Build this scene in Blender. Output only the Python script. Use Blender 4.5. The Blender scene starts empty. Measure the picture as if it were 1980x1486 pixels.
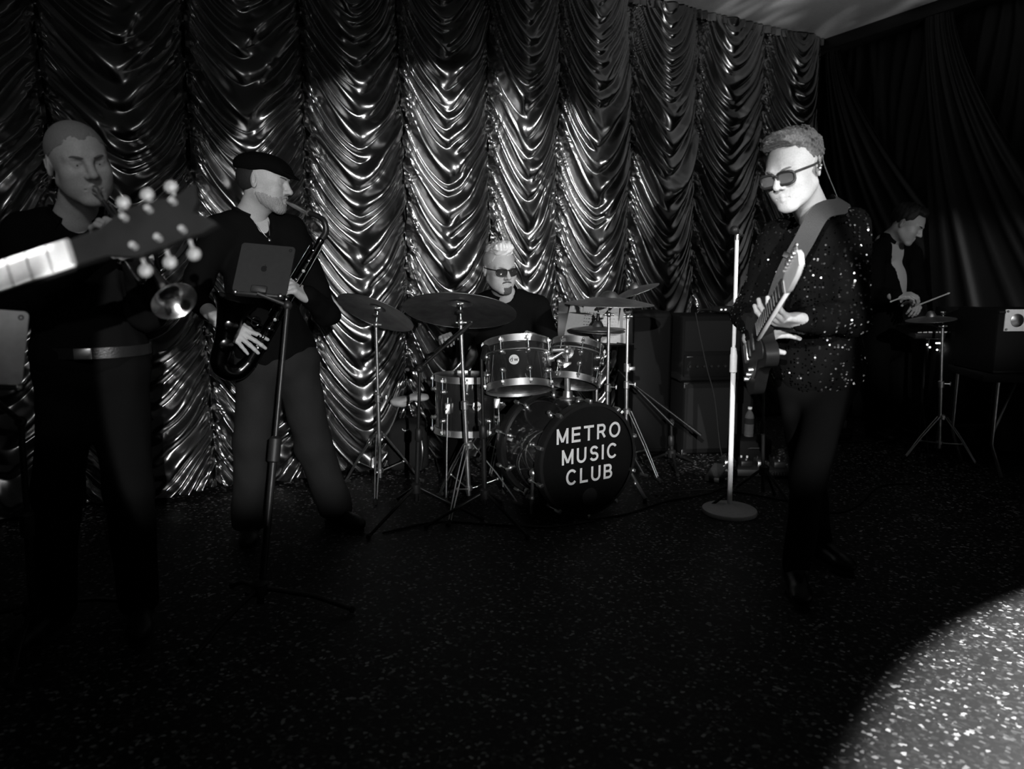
import bpy, math, random
import numpy as np
from mathutils import Vector, Matrix

scene = bpy.context.scene
COL = scene.collection
random.seed(7)
rng = np.random.default_rng(7)
R = math.radians

# ------------------------------------------------------------------ camera
FPX, CX, CY = 1390.0, 990.0, 743.0
CAMH, PITCH = 1.28, R(9.1)
cam_data = bpy.data.cameras.new('camera')
cam_data.sensor_width = 36.0
cam_data.lens = 36.0 * FPX / 1980.0
cam_data.clip_start = 0.05
cam_data.dof.use_dof = True
cam_data.dof.focus_distance = 3.5
cam_data.dof.aperture_fstop = 2.0
cam = bpy.data.objects.new('camera', cam_data)
cam.location = (0, 0, CAMH)
cam.rotation_euler = (math.pi / 2 - PITCH, 0, 0)
COL.objects.link(cam)
scene.camera = cam

# ------------------------------------------------------------------ colour management, world, lights
scene.view_settings.view_transform = 'Standard'
scene.view_settings.look = 'None'
scene.view_settings.gamma = 1.0
scene.view_settings.exposure = 0.0
scene.view_settings.use_curve_mapping = False
scene.cycles.max_bounces = 6
scene.cycles.sample_clamp_indirect = 3.0
scene.cycles.caustics_reflective = False
scene.cycles.caustics_refractive = False

world = bpy.data.worlds.new('dark_room')
scene.world = world
world.use_nodes = True
world.node_tree.nodes['Background'].inputs[0].default_value = (1, 1, 1, 1)
world.node_tree.nodes['Background'].inputs[1].default_value = 0.005


def at(px, py, Y):
    """world point on the line of sight of photo pixel (px,py) at world depth Y (metres in front of the camera)"""
    u, v = (px - CX) / FPX, (CY - py) / FPX
    d = np.array([u, math.cos(PITCH) + v * math.sin(PITCH), -math.sin(PITCH) + v * math.cos(PITCH)])
    return np.array([0, 0, CAMH]) + d * (Y / d[1])


def at_z(px, py, z=0.0):
    u, v = (px - CX) / FPX, (CY - py) / FPX
    d = np.array([u, math.cos(PITCH) + v * math.sin(PITCH), -math.sin(PITCH) + v * math.cos(PITCH)])
    return np.array([0, 0, CAMH]) + d * ((z - CAMH) / d[2])


def spot(name, loc, target, power, size_deg, blend=0.1, radius=0.03):
    l = bpy.data.lights.new(name, 'SPOT')
    l.energy = power
    l.spot_size = R(size_deg)
    l.spot_blend = blend
    l.shadow_soft_size = radius
    o = bpy.data.objects.new(name, l)
    o.location = loc
    o.rotation_euler = (Vector(target) - Vector(loc)).to_track_quat('-Z', 'Y').to_euler()
    COL.objects.link(o)
    return o


def area(name, loc, target, power, size):
    l = bpy.data.lights.new(name, 'AREA')
    l.energy = power
    l.size = size
    o = bpy.data.objects.new(name, l)
    o.location = loc
    o.rotation_euler = (Vector(target) - Vector(loc)).to_track_quat('-Z', 'Y').to_euler()
    COL.objects.link(o)
    return o


BACK_DIR = np.array([math.cos(R(29.16)), math.sin(R(29.16)), 0.0])     # along the back wall, to the right
BACK_N = np.array([BACK_DIR[1], -BACK_DIR[0], 0.0])                    # out of the wall, into the room
W0 = np.array([-2.0215, 4.0423, 0.0])
RIGHT_DIR = np.array([0.4420, -0.8970, 0.0])                           # along the right wall, towards the camera
RIGHT_N = np.array([-0.8970, -0.4420, 0.0])
CEIL = 3.21
CORNER = W0 + BACK_DIR * 5.49

# the follow spot stands behind and to the right of the camera; its round pool falls on the curtain
wall_hit = W0 + BACK_DIR * 1.84 + np.array([0, 0, 0.52])
SPOT_L = (0.62, -1.6, 1.72)
follow = spot('follow_spot', SPOT_L, wall_hit, 740, 35.3, 0.05, 0.010)
# added spot from the upper right, put in for highlights across the curtain folds
spot('added_cross_spot', (4.0, -0.8, 3.1), W0 + BACK_DIR * 1.95 + np.array([0, 0, 1.32]), 1050, 17.5, 0.25, 0.02)
# added narrow spot from the left to light the white stand and guitarist's hands
spot('added_stand_spot', (-0.6, -1.2, 2.3), (1.10, 3.68, 0.90), 950, 13.2, 0.25, 0.012)
# a second spot throws the pool on the glitter floor at the lower right
spot('floor_spot', (4.3, 2.79, 2.99), (3.22, 1.21, 0), 3200, 61, 0.08, 0.03)
# added steep light that whitens the neck of the near guitar
spot('added_neck_light', (-0.965, 1.2, 3.0), (-0.965, 1.2, 0), 800, 12.5, 0.08, 0.012)
# added uplight standing in for floor bounce; noise puts streaks into its beam
wash = spot('bounce_fill', (2.7, 2.3, 0.25), (1.85, 4.9, 3.2), 85, 46, 1.0, 0.05)
wash.data.use_nodes = True
_nt = wash.data.node_tree
_em = _nt.nodes['Emission']
_tc = _nt.nodes.new('ShaderNodeTexCoord')
_mp = _nt.nodes.new('ShaderNodeMapping')
_mp.inputs['Scale'].default_value = (9, 3, 3)
_mp.inputs['Rotation'].default_value = (0, 0, R(35))
_no = _nt.nodes.new('ShaderNodeTexNoise')
_no.inputs['Scale'].default_value = 2.2
_no.inputs['Detail'].default_value = 3
_no.inputs['Distortion'].default_value = 1.2
_mr = _nt.nodes.new('ShaderNodeMapRange')
for _k, _v in (('From Min', 0.50), ('From Max', 0.72), ('To Min', 0.7), ('To Max', 4.0)):
    _mr.inputs[_k].default_value = _v
_nt.links.new(_tc.outputs['Normal'], _mp.inputs['Vector'])
_nt.links.new(_mp.outputs['Vector'], _no.inputs['Vector'])
_nt.links.new(_no.outputs['Fac'], _mr.inputs['Value'])
_nt.links.new(_mr.outputs['Result'], _em.inputs['Strength'])
# added dim fill from the left front, in place of reflected light
spot('fill_light', (-0.1, -1.7, 1.9), (-1.75, 3.0, 2.1), 26, 40, 1.0, 0.30)
# added soft fill from above to brighten the trumpet player's face
spot('face_fill', (-0.5, -0.2, 2.85), (-1.47, 2.3, 1.55), 62, 33, 0.8, 0.12)
# added weak spot to lift the man and gear at the far right
spot('right_fill', (1.9, -1.0, 2.7), (3.0, 4.9, 1.12), 420, 13, 0.6, 0.03)


# ------------------------------------------------------------------ materials
def mat(name, col, rough=0.5, metal=0.0, spec=0.5, coat=0.0, bump=0.0, bscale=60.0, var=0.0, trans=0.0, alpha=1.0,
        sheen=0.0, emit=0.0, ior=1.45, aniso=0.0):
    m = bpy.data.materials.new(name)
    m.use_nodes = True
    nt = m.node_tree
    b = nt.nodes['Principled BSDF']
    if not isinstance(col, (tuple, list)):
        col = (col, col, col)
    b.inputs['Base Color'].default_value = (*col, 1)
    b.inputs['Roughness'].default_value = rough
    b.inputs['Metallic'].default_value = metal
    b.inputs['Specular IOR Level'].default_value = spec
    b.inputs['Coat Weight'].default_value = coat
    b.inputs['Coat Roughness'].default_value = 0.05
    b.inputs['IOR'].default_value = ior
    b.inputs['Transmission Weight'].default_value = trans
    b.inputs['Alpha'].default_value = alpha
    b.inputs['Sheen Weight'].default_value = sheen
    if emit:
        b.inputs['Emission Color'].default_value = (1, 1, 1, 1)
        b.inputs['Emission Strength'].default_value = emit
    tc = nt.nodes.new('ShaderNodeTexCoord')
    if bump or var:
        n = nt.nodes.new('ShaderNodeTexNoise')
        n.inputs['Scale'].default_value = bscale
        n.inputs['Detail'].default_value = 4
        nt.links.new(tc.outputs['Object'], n.inputs['Vector'])
        if bump:
            bp = nt.nodes.new('ShaderNodeBump')
            bp.inputs['Strength'].default_value = bump
            bp.inputs['Distance'].default_value = 0.002
            nt.links.new(n.outputs['Fac'], bp.inputs['Height'])
            nt.links.new(bp.outputs['Normal'], b.inputs['Normal'])
        if var:
            mr = nt.nodes.new('ShaderNodeMapRange')
            mr.inputs['From Min'].default_value = 0.3
            mr.inputs['From Max'].default_value = 0.7
            mr.inputs['To Min'].default_value = 1 - var
            mr.inputs['To Max'].default_value = 1 + var
            nt.links.new(n.outputs['Fac'], mr.inputs['Value'])
            mx = nt.nodes.new('ShaderNodeMix')
            mx.data_type = 'RGBA'
            mx.blend_type = 'MULTIPLY'
            mx.inputs['Factor'].default_value = 1
            mx.inputs['A'].default_value = (*col, 1)
            nt.links.new(mr.outputs['Result'], mx.inputs['B'])
            nt.links.new(mx.outputs['Result'], b.inputs['Base Color'])
    return m


M = {}
M['chrome'] = mat('chrome', 0.88, 0.36, 1.0, var=0.06, bscale=25)
M['steel'] = mat('steel', 0.5, 0.32, 1.0, var=0.1, bscale=40)
M['brass'] = mat('brass', 0.55, 0.26, 1.0, var=0.12, bscale=20)
M['cymbal'] = mat('cymbal', 0.34, 0.46, 1.0, var=0.2, bscale=18)
M['black_metal'] = mat('black_metal', 0.012, 0.4, 0.0, spec=0.5, var=0.2)
M['black_plastic'] = mat('black_plastic', 0.014, 0.5, 0.0, bump=0.2, bscale=300)
M['rubber'] = mat('rubber', 0.03, 0.8, var=0.2)
M['tolex'] = mat('tolex', 0.005, 0.65, spec=0.2, bump=0.6, bscale=350)
M['grille'] = mat('grille_cloth', 0.016, 0.85, spec=0.15, bump=0.5, bscale=500, var=0.15)
M['drum_gloss'] = mat('drum_gloss', 0.025, 0.08, 0.0, spec=0.8, coat=1.0, var=0.35, bscale=9)
M['drum_head'] = mat('drum_head_clear', 0.10, 0.25, 0.0, var=0.1, bscale=8)
M['drum_front'] = mat('drum_front_black', 0.006, 0.32, 0.0, spec=0.35, var=0.2)
M['white_ink'] = mat('white_ink', 0.85, 0.5, var=0.03)
M['white_paint'] = mat('white_paint', 0.88, 0.4, var=0.05, bscale=60)
M['paper'] = mat('paper', 0.45, 0.7, var=0.05)
M['ink'] = mat('ink', 0.008, 0.7, spec=0.15, var=0.1)
M['skin'] = mat('skin', 0.40, 0.5, spec=0.35, bump=0.35, bscale=220, var=0.10)
M['skin_dim'] = mat('skin_tanned', 0.40, 0.5, spec=0.35, bump=0.35, bscale=220, var=0.10)
M['black_cloth'] = mat('black_cloth', 0.0045, 0.85, spec=0.04, bump=0.5, bscale=500, var=0.2, sheen=0.0)
M['charcoal_cloth'] = mat('charcoal_cloth', 0.02, 0.8, spec=0.15, bump=0.4, bscale=350, var=0.15)
M['white_cloth'] = mat('white_cloth', 0.6, 0.8, bump=0.4, bscale=300, var=0.08)
M['leather'] = mat('leather', 0.010, 0.34, spec=0.45, bump=0.4, bscale=160)
M['strap'] = mat('strap_webbing', 0.02, 0.6, bump=0.7, bscale=400)
M['glass_dark'] = mat('dark_lens', 0.03, 0.06, spec=0.7, coat=0.5)
M['wood_dark'] = mat('dark_lacquer', 0.010, 0.5, spec=0.2, var=0.25, bscale=14)
M['maple'] = mat('maple', 0.7, 0.35, coat=0.3, var=0.1, bscale=20)
M['pale_button'] = mat('pale_button', 0.24, 0.3, var=0.1)
M['tablet_grey'] = mat('tablet_aluminium', 0.032, 0.45, 0.3, var=0.08, bscale=50)
M['tablet_silver'] = mat('tablet_silver', 0.55, 0.5, 0.2, var=0.08, bscale=50)
M['sax_black'] = mat('sax_black_nickel', 0.06, 0.18, 1.0, var=0.25, bscale=20)
M['led'] = mat('indicator_light', 0.8, 0.4, emit=6.0)
M['led_dim'] = mat('display_light', 0.5, 0.4, emit=1.2)
M['water'] = mat('clear_plastic', 0.9, 0.05, trans=0.9, ior=1.33)


# ------------------------------------------------------------------ object helpers
def root_origin(o):
    while o.parent:
        o = o.parent
    return np.array(o.location)


def thing(name, label, cat, loc, group=None):
    o = bpy.data.objects.new(name, None)
    o.empty_display_size = 0.1
    COL.objects.link(o)
    o.location = tuple(float(c) for c in loc)
    o['label'] = label
    o['category'] = cat
    if group:
        o['group'] = group
    return o


def tag(o, label, cat, group=None):
    o['label'] = label
    o['category'] = cat
    if group:
        o['group'] = group
    return o


def struct(o):
    o['kind'] = 'structure'
    return o


def mesh_obj(name, verts, faces, material, parent=None, smooth=True, origin=None):
    v = np.asarray(verts, dtype=float)
    if parent is not None:
        org = root_origin(parent)
    elif origin is not None:
        org = np.asarray(origin, dtype=float)
    else:
        org = np.array([v[:, 0].mean(), v[:, 1].mean(), v[:, 2].min()])
    v = v - org
    me = bpy.data.meshes.new(name)
    if isinstance(faces, np.ndarray):
        n = len(faces)
        k = faces.shape[1]
        me.vertices.add(len(v))
        me.vertices.foreach_set('co', v.astype(np.float32).ravel())
        me.loops.add(n * k)
        me.loops.foreach_set('vertex_index', faces.astype(np.int32).ravel())
        me.polygons.add(n)
        me.polygons.foreach_set('loop_start', np.arange(0, n * k, k, dtype=np.int32))
        me.update(calc_edges=True)
    else:
        me.from_pydata([tuple(p) for p in v], [], faces)
        me.update()
    if smooth is True:
        me.polygons.foreach_set('use_smooth', np.ones(len(me.polygons), dtype=bool))
    elif smooth == 'auto':
        me.polygons.foreach_set('use_smooth', np.ones(len(me.polygons), dtype=bool))
        me.set_sharp_from_angle(angle=R(46))
    me.materials.append(material)
    o = bpy.data.objects.new(name, me)
    COL.objects.link(o)
    if parent is not None:
        o.parent = parent
    else:
        o.location = tuple(org)
    return o


def nrm(v):
    v = np.asarray(v, dtype=float)
    return v / (np.linalg.norm(v) + 1e-12)


def frame(axis, up=(0, 0, 1)):
    """two unit vectors perpendicular to axis"""
    a = nrm(axis)
    u = np.asarray(up, dtype=float)
    if abs(np.dot(a, u)) > 0.97:
        u = np.array([1.0, 0, 0]) if abs(a[0]) < 0.9 else np.array([0, 1.0, 0])
    x = nrm(np.cross(u, a))
    y = np.cross(a, x)
    return x, y


class MB:
    """collects shapes (world coordinates) and links them as ONE mesh"""

    def __init__(self):
        self.v, self.f, self.n = [], [], 0

    def add(self, verts, faces):
        verts = np.asarray(verts, dtype=float)
        self.v.append(verts)
        self.f += [tuple(i + self.n for i in f) for f in faces]
        self.n += len(verts)
        return self

    def box(self, c, half, rot=None, bev=0.0):
        c = np.asarray(c, dtype=float)
        hx, hy, hz = half
        rot = np.eye(3) if rot is None else rot
        b = min(bev, hx * 0.9, hy * 0.9, hz * 0.9)
        if b <= 0:
            vs = [(x * hx, y * hy, z * hz) for x in (-1, 1) for y in (-1, 1) for z in (-1, 1)]
            fs = [(0, 1, 3, 2), (4, 6, 7, 5), (0, 4, 5, 1), (2, 3, 7, 6), (0, 2, 6, 4), (1, 5, 7, 3)]
        else:
            vs, fs = [], []
            idx = {}
            for sx in (-1, 1):
                for sy in (-1, 1):
                    for sz in (-1, 1):
                        for ax in range(3):
                            p = [sx * (hx - b), sy * (hy - b), sz * (hz - b)]
                            p[ax] = (sx * hx, sy * hy, sz * hz)[ax]
                            idx[(sx, sy, sz, ax)] = len(vs)
                            vs.append(p)
            for ax in range(3):
                o1, o2 = [a for a in range(3) if a != ax]
                for s in (-1, 1):
                    q = []
                    for s1, s2 in ((-1, -1), (1, -1), (1, 1), (-1, 1)):
                        k = [0, 0, 0]
                        k[ax], k[o1], k[o2] = s, s1, s2
                        q.append(idx[(*k, ax)])
                    fs.append(tuple(q))
            for ax in range(3):
                o1, o2 = [a for a in range(3) if a != ax]
                for s1 in (-1, 1):
                    for s2 in (-1, 1):
                        q = []
                        for s, a in ((-1, o1), (1, o1), (1, o2), (-1, o2)):
                            k = [0, 0, 0]
                            k[ax], k[o1], k[o2] = s, s1, s2
                            q.append(idx[(*k, a)])
                        fs.append(tuple(q))
            for sx in (-1, 1):
                for sy in (-1, 1):
                    for sz in (-1, 1):
                        fs.append(tuple(idx[(sx, sy, sz, a)] for a in range(3)))
        vs = np.array(vs) @ np.asarray(rot).T + c
        return self.add(vs, fs)

    def lathe(self, base, axis, prof, n=24, cap0=True, cap1=True, up=(0, 0, 1)):
        """prof: list of (distance along axis, radius)"""
        n = max(n, 8)
        base = np.asarray(base, dtype=float)
        a = nrm(axis)
        x, y = frame(a, up)
        vs, fs = [], []
        for (t, r) in prof:
            for i in range(n):
                th = 2 * math.pi * i / n
                vs.append(base + a * t + (x * math.cos(th) + y * math.sin(th)) * r)
        m = len(prof)
        for j in range(m - 1):
            for i in range(n):
                k = (i + 1) % n
                fs.append((j * n + i, j * n + k, (j + 1) * n + k, (j + 1) * n + i))
        if cap0:
            fs.append(tuple(range(n - 1, -1, -1)))
        if cap1:
            fs.append(tuple((m - 1) * n + i for i in range(n)))
        return self.add(vs, fs)

    def cyl(self, a, b, r, r2=None, n=12):
        a, b = np.asarray(a, dtype=float), np.asarray(b, dtype=float)
        L = np.linalg.norm(b - a)
        return self.lathe(a, b - a, [(0, r), (L, r if r2 is None else r2)], n)

    def ball(self, c, r, n=12, axis=(0, 0, 1), squash=1.0):
        m = max(4, n // 2)
        prof = [(-math.cos(math.pi * j / m) * r * squash, math.sin(math.pi * j / m) * r + 1e-5) for j in range(m + 1)]
        return self.lathe(c, axis, prof, n)

    def torus(self, c, axis, Rr, r, n=32, m=8, a0=0.0, a1=2 * math.pi, up=(0, 0, 1)):
        c = np.asarray(c, dtype=float)
        a = nrm(axis)
        x, y = frame(a, up)
        full = abs(a1 - a0 - 2 * math.pi) < 1e-6
        vs, fs = [], []
        cnt = n if full else n + 1
        for i in range(cnt):
            th = a0 + (a1 - a0) * i / n
            d = x * math.cos(th) + y * math.sin(th)
            for j in range(m):
                ph = 2 * math.pi * j / m
                vs.append(c + d * (Rr + r * math.cos(ph)) + a * r * math.sin(ph))
        for i in range(n):
            i2 = (i + 1) % cnt
            for j in range(m):
                j2 = (j + 1) % m
                fs.append((i * m + j, i2 * m + j, i2 * m + j2, i * m + j2))
        if not full:
            fs.append(tuple(range(m - 1, -1, -1)))
            fs.append(tuple(n * m + j for j in range(m)))
        return self.add(vs, fs)

    def tube(self, pts, r, n=8, smooth=0):
        n = max(n, 8)
        pts = [np.asarray(p, dtype=float) for p in pts]
        rs = list(r) if isinstance(r, (list, tuple, np.ndarray)) else [r] * len(pts)
        if smooth:
            pts, rs = spline(pts, rs, smooth)
        vs, fs = [], []
        px = None
        for i, p in enumerate(pts):
            t = nrm(pts[min(i + 1, len(pts) - 1)] - pts[max(i - 1, 0)])
            if px is None:
                x, y = frame(t)
            else:
                x = nrm(px - t * np.dot(px, t))
                y = np.cross(t, x)
            px = x
            for j in range(n):
                th = 2 * math.pi * j / n
                vs.append(p + (x * math.cos(th) + y * math.sin(th)) * rs[i])
        for i in range(len(pts) - 1):
            for j in range(n):
                k = (j + 1) % n
                fs.append((i * n + j, i * n + k, (i + 1) * n + k, (i + 1) * n + j))
        fs.append(tuple(range(n - 1, -1, -1)))
        fs.append(tuple((len(pts) - 1) * n + j for j in range(n)))
        return self.add(vs, fs)

    def prism(self, outline, c, ux, uy, thick):
        """outline: 2D points in the (ux,uy) plane, extruded by thick along ux x uy"""
        c, ux, uy = np.asarray(c, dtype=float), nrm(ux), nrm(uy)
        w = np.cross(ux, uy)
        n = len(outline)
        vs = [c + ux * p[0] + uy * p[1] for p in outline] + [c + ux * p[0] + uy * p[1] + w * thick for p in outline]
        fs = [tuple(range(n - 1, -1, -1)), tuple(range(n, 2 * n))]
        for i in range(n):
            k = (i + 1) % n
            fs.append((i, k, n + k, n + i))
        return self.add(vs, fs)

    def ribbon(self, pts, nrms, width, thick):
        """flat strap through pts; nrms = outward normal at each"""
        vs, fs = [], []
        for i, p in enumerate(pts):
            p = np.asarray(p, dtype=float)
            t = nrm(np.asarray(pts[min(i + 1, len(pts) - 1)]) - np.asarray(pts[max(i - 1, 0)]))
            nn = nrm(np.asarray(nrms[i]) - t * np.dot(nrms[i], t))
            s = np.cross(t, nn)
            for a, b in ((-1, -1), (1, -1), (1, 1), (-1, 1)):
                vs.append(p + s * a * width / 2 + nn * b * thick / 2)
        for i in range(len(pts) - 1):
            for j in range(4):
                k = (j + 1) % 4
                fs.append((i * 4 + j, i * 4 + k, i * 4 + 4 + k, i * 4 + 4 + j))
        fs.append((3, 2, 1, 0))
        e = (len(pts) - 1) * 4
        fs.append((e, e + 1, e + 2, e + 3))
        return self.add(vs, fs)

    def build(self, name, material, parent=None, smooth='auto', origin=None):
        return mesh_obj(name, np.concatenate(self.v), self.f, material, parent, smooth, origin)


def spline(pts, rs, sub):
    out, ro = [], []
    n = len(pts)
    for i in range(n - 1):
        p0, p1, p2, p3 = pts[max(i - 1, 0)], pts[i], pts[i + 1], pts[min(i + 2, n - 1)]
        for k in range(sub):
            t = k / sub
            out.append(0.5 * ((2 * p1) + (-p0 + p2) * t + (2 * p0 - 5 * p1 + 4 * p2 - p3) * t * t + (-p0 + 3 * p1 - 3 * p2 + p3) * t ** 3))
            ro.append(rs[i] * (1 - t) + rs[i + 1] * t)
    out.append(pts[-1])
    ro.append(rs[-1])
    return out, ro


def text_mesh(name, body, size, c, ux, uy, material, parent, extrude=0.0004, bold=0.0):
    """lettering laid on the plane (ux,uy), centred on c"""
    cu = bpy.data.curves.new(name, 'FONT')
    cu.body = body
    cu.size = size
    cu.align_x = 'CENTER'
    cu.align_y = 'CENTER'
    cu.extrude = extrude
    cu.offset = bold
    cu.resolution_u = 4
    cu.space_character = 1.25
    tmp = bpy.data.objects.new(name, cu)
    COL.objects.link(tmp)
    bpy.context.view_layer.update()
    me = bpy.data.meshes.new_from_object(tmp.evaluated_get(bpy.context.evaluated_depsgraph_get()))
    bpy.data.objects.remove(tmp)
    ux, uy = nrm(ux), nrm(uy)
    w = np.cross(ux, uy)
    n = len(me.vertices)
    co = np.empty(n * 3, dtype=np.float32)
    me.vertices.foreach_get('co', co)
    co = co.reshape(n, 3)
    P = np.asarray(c) + co[:, :1] * ux + co[:, 1:2] * uy + co[:, 2:] * w
    faces = [tuple(p.vertices) for p in me.polygons]
    bpy.data.meshes.remove(me)
    return mesh_obj(name, P, faces, material, parent, smooth=False)


# ------------------------------------------------------------------ implicit surfaces for bodies and cloth
def vnoise(P, scale, seed=0):
    """cheap smooth noise: a sum of sines in random directions, about -1..1"""
    r = np.random.default_rng(seed)
    out = 0
    for i in range(5):
        k = r.normal(size=3)
        k = k / np.linalg.norm(k) * scale * r.uniform(0.6, 1.6)
        out = out + np.sin(P[0] * k[0] + P[1] * k[1] + P[2] * k[2] + r.uniform(0, 6.28))
    return out / 3.0


def sdf_prim(p, X):
    kind = p[0]
    if kind == 'c':
        a, b, ra, rb = (np.asarray(p[1], dtype=np.float32), np.asarray(p[2], dtype=np.float32), p[3], p[4])
        ab = b - a
        L2 = float(np.dot(ab, ab)) + 1e-9
        t = np.clip(((X[0] - a[0]) * ab[0] + (X[1] - a[1]) * ab[1] + (X[2] - a[2]) * ab[2]) / L2, 0, 1)
        d = np.sqrt((X[0] - a[0] - t * ab[0]) ** 2 + (X[1] - a[1] - t * ab[1]) ** 2 + (X[2] - a[2] - t * ab[2]) ** 2)
        return d - (ra + (rb - ra) * t)
    c, r, rot = np.asarray(p[1]), np.asarray(p[2]), p[3]
    q = [X[i] - c[i] for i in range(3)]
    if rot is not None:   # columns of rot = local axes in the grid frame
        q = [q[0] * rot[0, i] + q[1] * rot[1, i] + q[2] * rot[2, i] for i in range(3)]
    if kind == 'e':
        k0 = np.sqrt(sum((q[i] / r[i]) ** 2 for i in range(3)))
        k1 = np.sqrt(sum((q[i] / (r[i] * r[i])) ** 2 for i in range(3))) + 1e-6
        return k0 * (k0 - 1.0) / k1
    rd = p[4]
    e = [np.abs(q[i]) - (r[i] - rd) for i in range(3)]
    out = np.sqrt(sum(np.maximum(x, 0) ** 2 for x in e))
    return out + np.minimum(np.maximum(e[0], np.maximum(e[1], e[2])), 0) - rd


def prim_box(p):
    if p[0] == 'c':
        a, b = np.asarray(p[1]), np.asarray(p[2])
        rr = max(p[3], p[4])
        return np.minimum(a, b) - rr, np.maximum(a, b) + rr
    c, r = np.asarray(p[1]), np.asarray(p[2])
    rr = float(np.max(r)) if p[3] is None else float(np.linalg.norm(r)) if p[0] == 'b' else float(np.max(r))
    if p[3] is None:
        return c - r, c + r
    return c - rr, c + rr


# primitive tuples: ('c',a,b,ra,rb,k[,'-']) ('e',c,r,rot,k[,'-']) ('b',c,half,rot,round,k[,'-'])
def pk(p):
    return p[5] if p[0] in ('c', 'b') else p[4]


def psub(p):
    return p[-1] == '-'


def surface_net(prims, h, disp=None, cut=None, pad=0.02):
    los, his = zip(*[prim_box(p) for p in prims if not psub(p)])
    lo = np.min(los, axis=0) - pad
    hi = np.max(his, axis=0) + pad
    n = np.ceil((hi - lo) / h).astype(int) + 1
    ax = [(lo[i] + h * np.arange(n[i])).astype(np.float32) for i in range(3)]
    F = np.full(tuple(n), 0.1, dtype=np.float32)
    for p in prims:
        k = max(pk(p), 1e-4)
        b0, b1 = prim_box(p)
        m = k + 0.025
        i0 = np.maximum(np.floor((b0 - m - lo) / h).astype(int), 0)
        i1 = np.minimum(np.ceil((b1 + m - lo) / h).astype(int) + 1, n)
        if np.any(i1 <= i0):
            continue
        sl = tuple(slice(i0[i], i1[i]) for i in range(3))
        X = (ax[0][sl[0]][:, None, None], ax[1][sl[1]][None, :, None], ax[2][sl[2]][None, None, :])
        d = sdf_prim(p, X).astype(np.float32)
        A = F[sl]
        if psub(p):
            d = -d
            t = np.clip(0.5 - 0.5 * (A - d) / k, 0, 1)
            F[sl] = A * (1 - t) + d * t + k * t * (1 - t)
            F[sl] = np.where(d < -k, A, F[sl])
        else:
            t = np.clip(0.5 + 0.5 * (d - A) / k, 0, 1)
            F[sl] = d * (1 - t) + A * t - k * t * (1 - t)
    X = (ax[0][:, None, None], ax[1][None, :, None], ax[2][None, None, :])
    if disp is not None:
        F = F + disp(X, F).astype(np.float32)
    if cut is not None:
        F = np.maximum(F, cut(X).astype(np.float32))
    F[0], F[-1], F[:, 0], F[:, -1], F[:, :, 0], F[:, :, -1] = (0.1,) * 6
    S = F < 0
    nc = tuple(n - 1)
    acc = np.zeros(nc + (3,), dtype=np.float32)
    cnt = np.zeros(nc, dtype=np.int16)
    edges = []
    for a in range(3):
        s0 = [slice(None)] * 3
        s1 = [slice(None)] * 3
        s0[a], s1[a] = slice(0, -1), slice(1, None)
        cr = S[tuple(s0)] != S[tuple(s1)]
        idx = np.argwhere(cr)
        f0 = F[tuple(s0)][cr]
        f1 = F[tuple(s1)][cr]
        t = f0 / (f0 - f1)
        pos = idx.astype(np.float32)
        pos[:, a] += t
        o1, o2 = [(1, 2), (2, 0), (0, 1)][a]
        for d1 in (0, 1):
            for d2 in (0, 1):
                ci = idx.copy()
                ci[:, o1] -= d1
                ci[:, o2] -= d2
                ok = (ci[:, o1] >= 0) & (ci[:, o2] >= 0) & (ci[:, o1] < nc[o1]) & (ci[:, o2] < nc[o2])
                c = ci[ok]
                np.add.at(acc, (c[:, 0], c[:, 1], c[:, 2]), pos[ok])
                np.add.at(cnt, (c[:, 0], c[:, 1], c[:, 2]), 1)
        edges.append((a, o1, o2, idx, f0 < 0))
    act = cnt > 0
    vid = np.full(nc, -1, dtype=np.int64)
    vid[act] = np.arange(int(act.sum()))
    V = acc[act] / cnt[act][:, None] * h + lo
    quads = []
    for a, o1, o2, idx, neg in edges:
        ok = (idx[:, o1] > 0) & (idx[:, o2] > 0) & (idx[:, o1] < nc[o1]) & (idx[:, o2] < nc[o2])
        e, ng = idx[ok], neg[ok]
        c = []
        for d1, d2 in ((1, 1), (0, 1), (0, 0), (1, 0)):
            ci = e.copy()
            ci[:, o1] -= d1
            ci[:, o2] -= d2
            c.append(vid[ci[:, 0], ci[:, 1], ci[:, 2]])
        q = np.stack(c, 1)
        q[~ng] = q[~ng][:, ::-1]
        quads.append(q)
    return V, np.concatenate(quads)


def rotm(ux, uy, uz):
    return np.stack([ux, uy, uz], 1)

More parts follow.
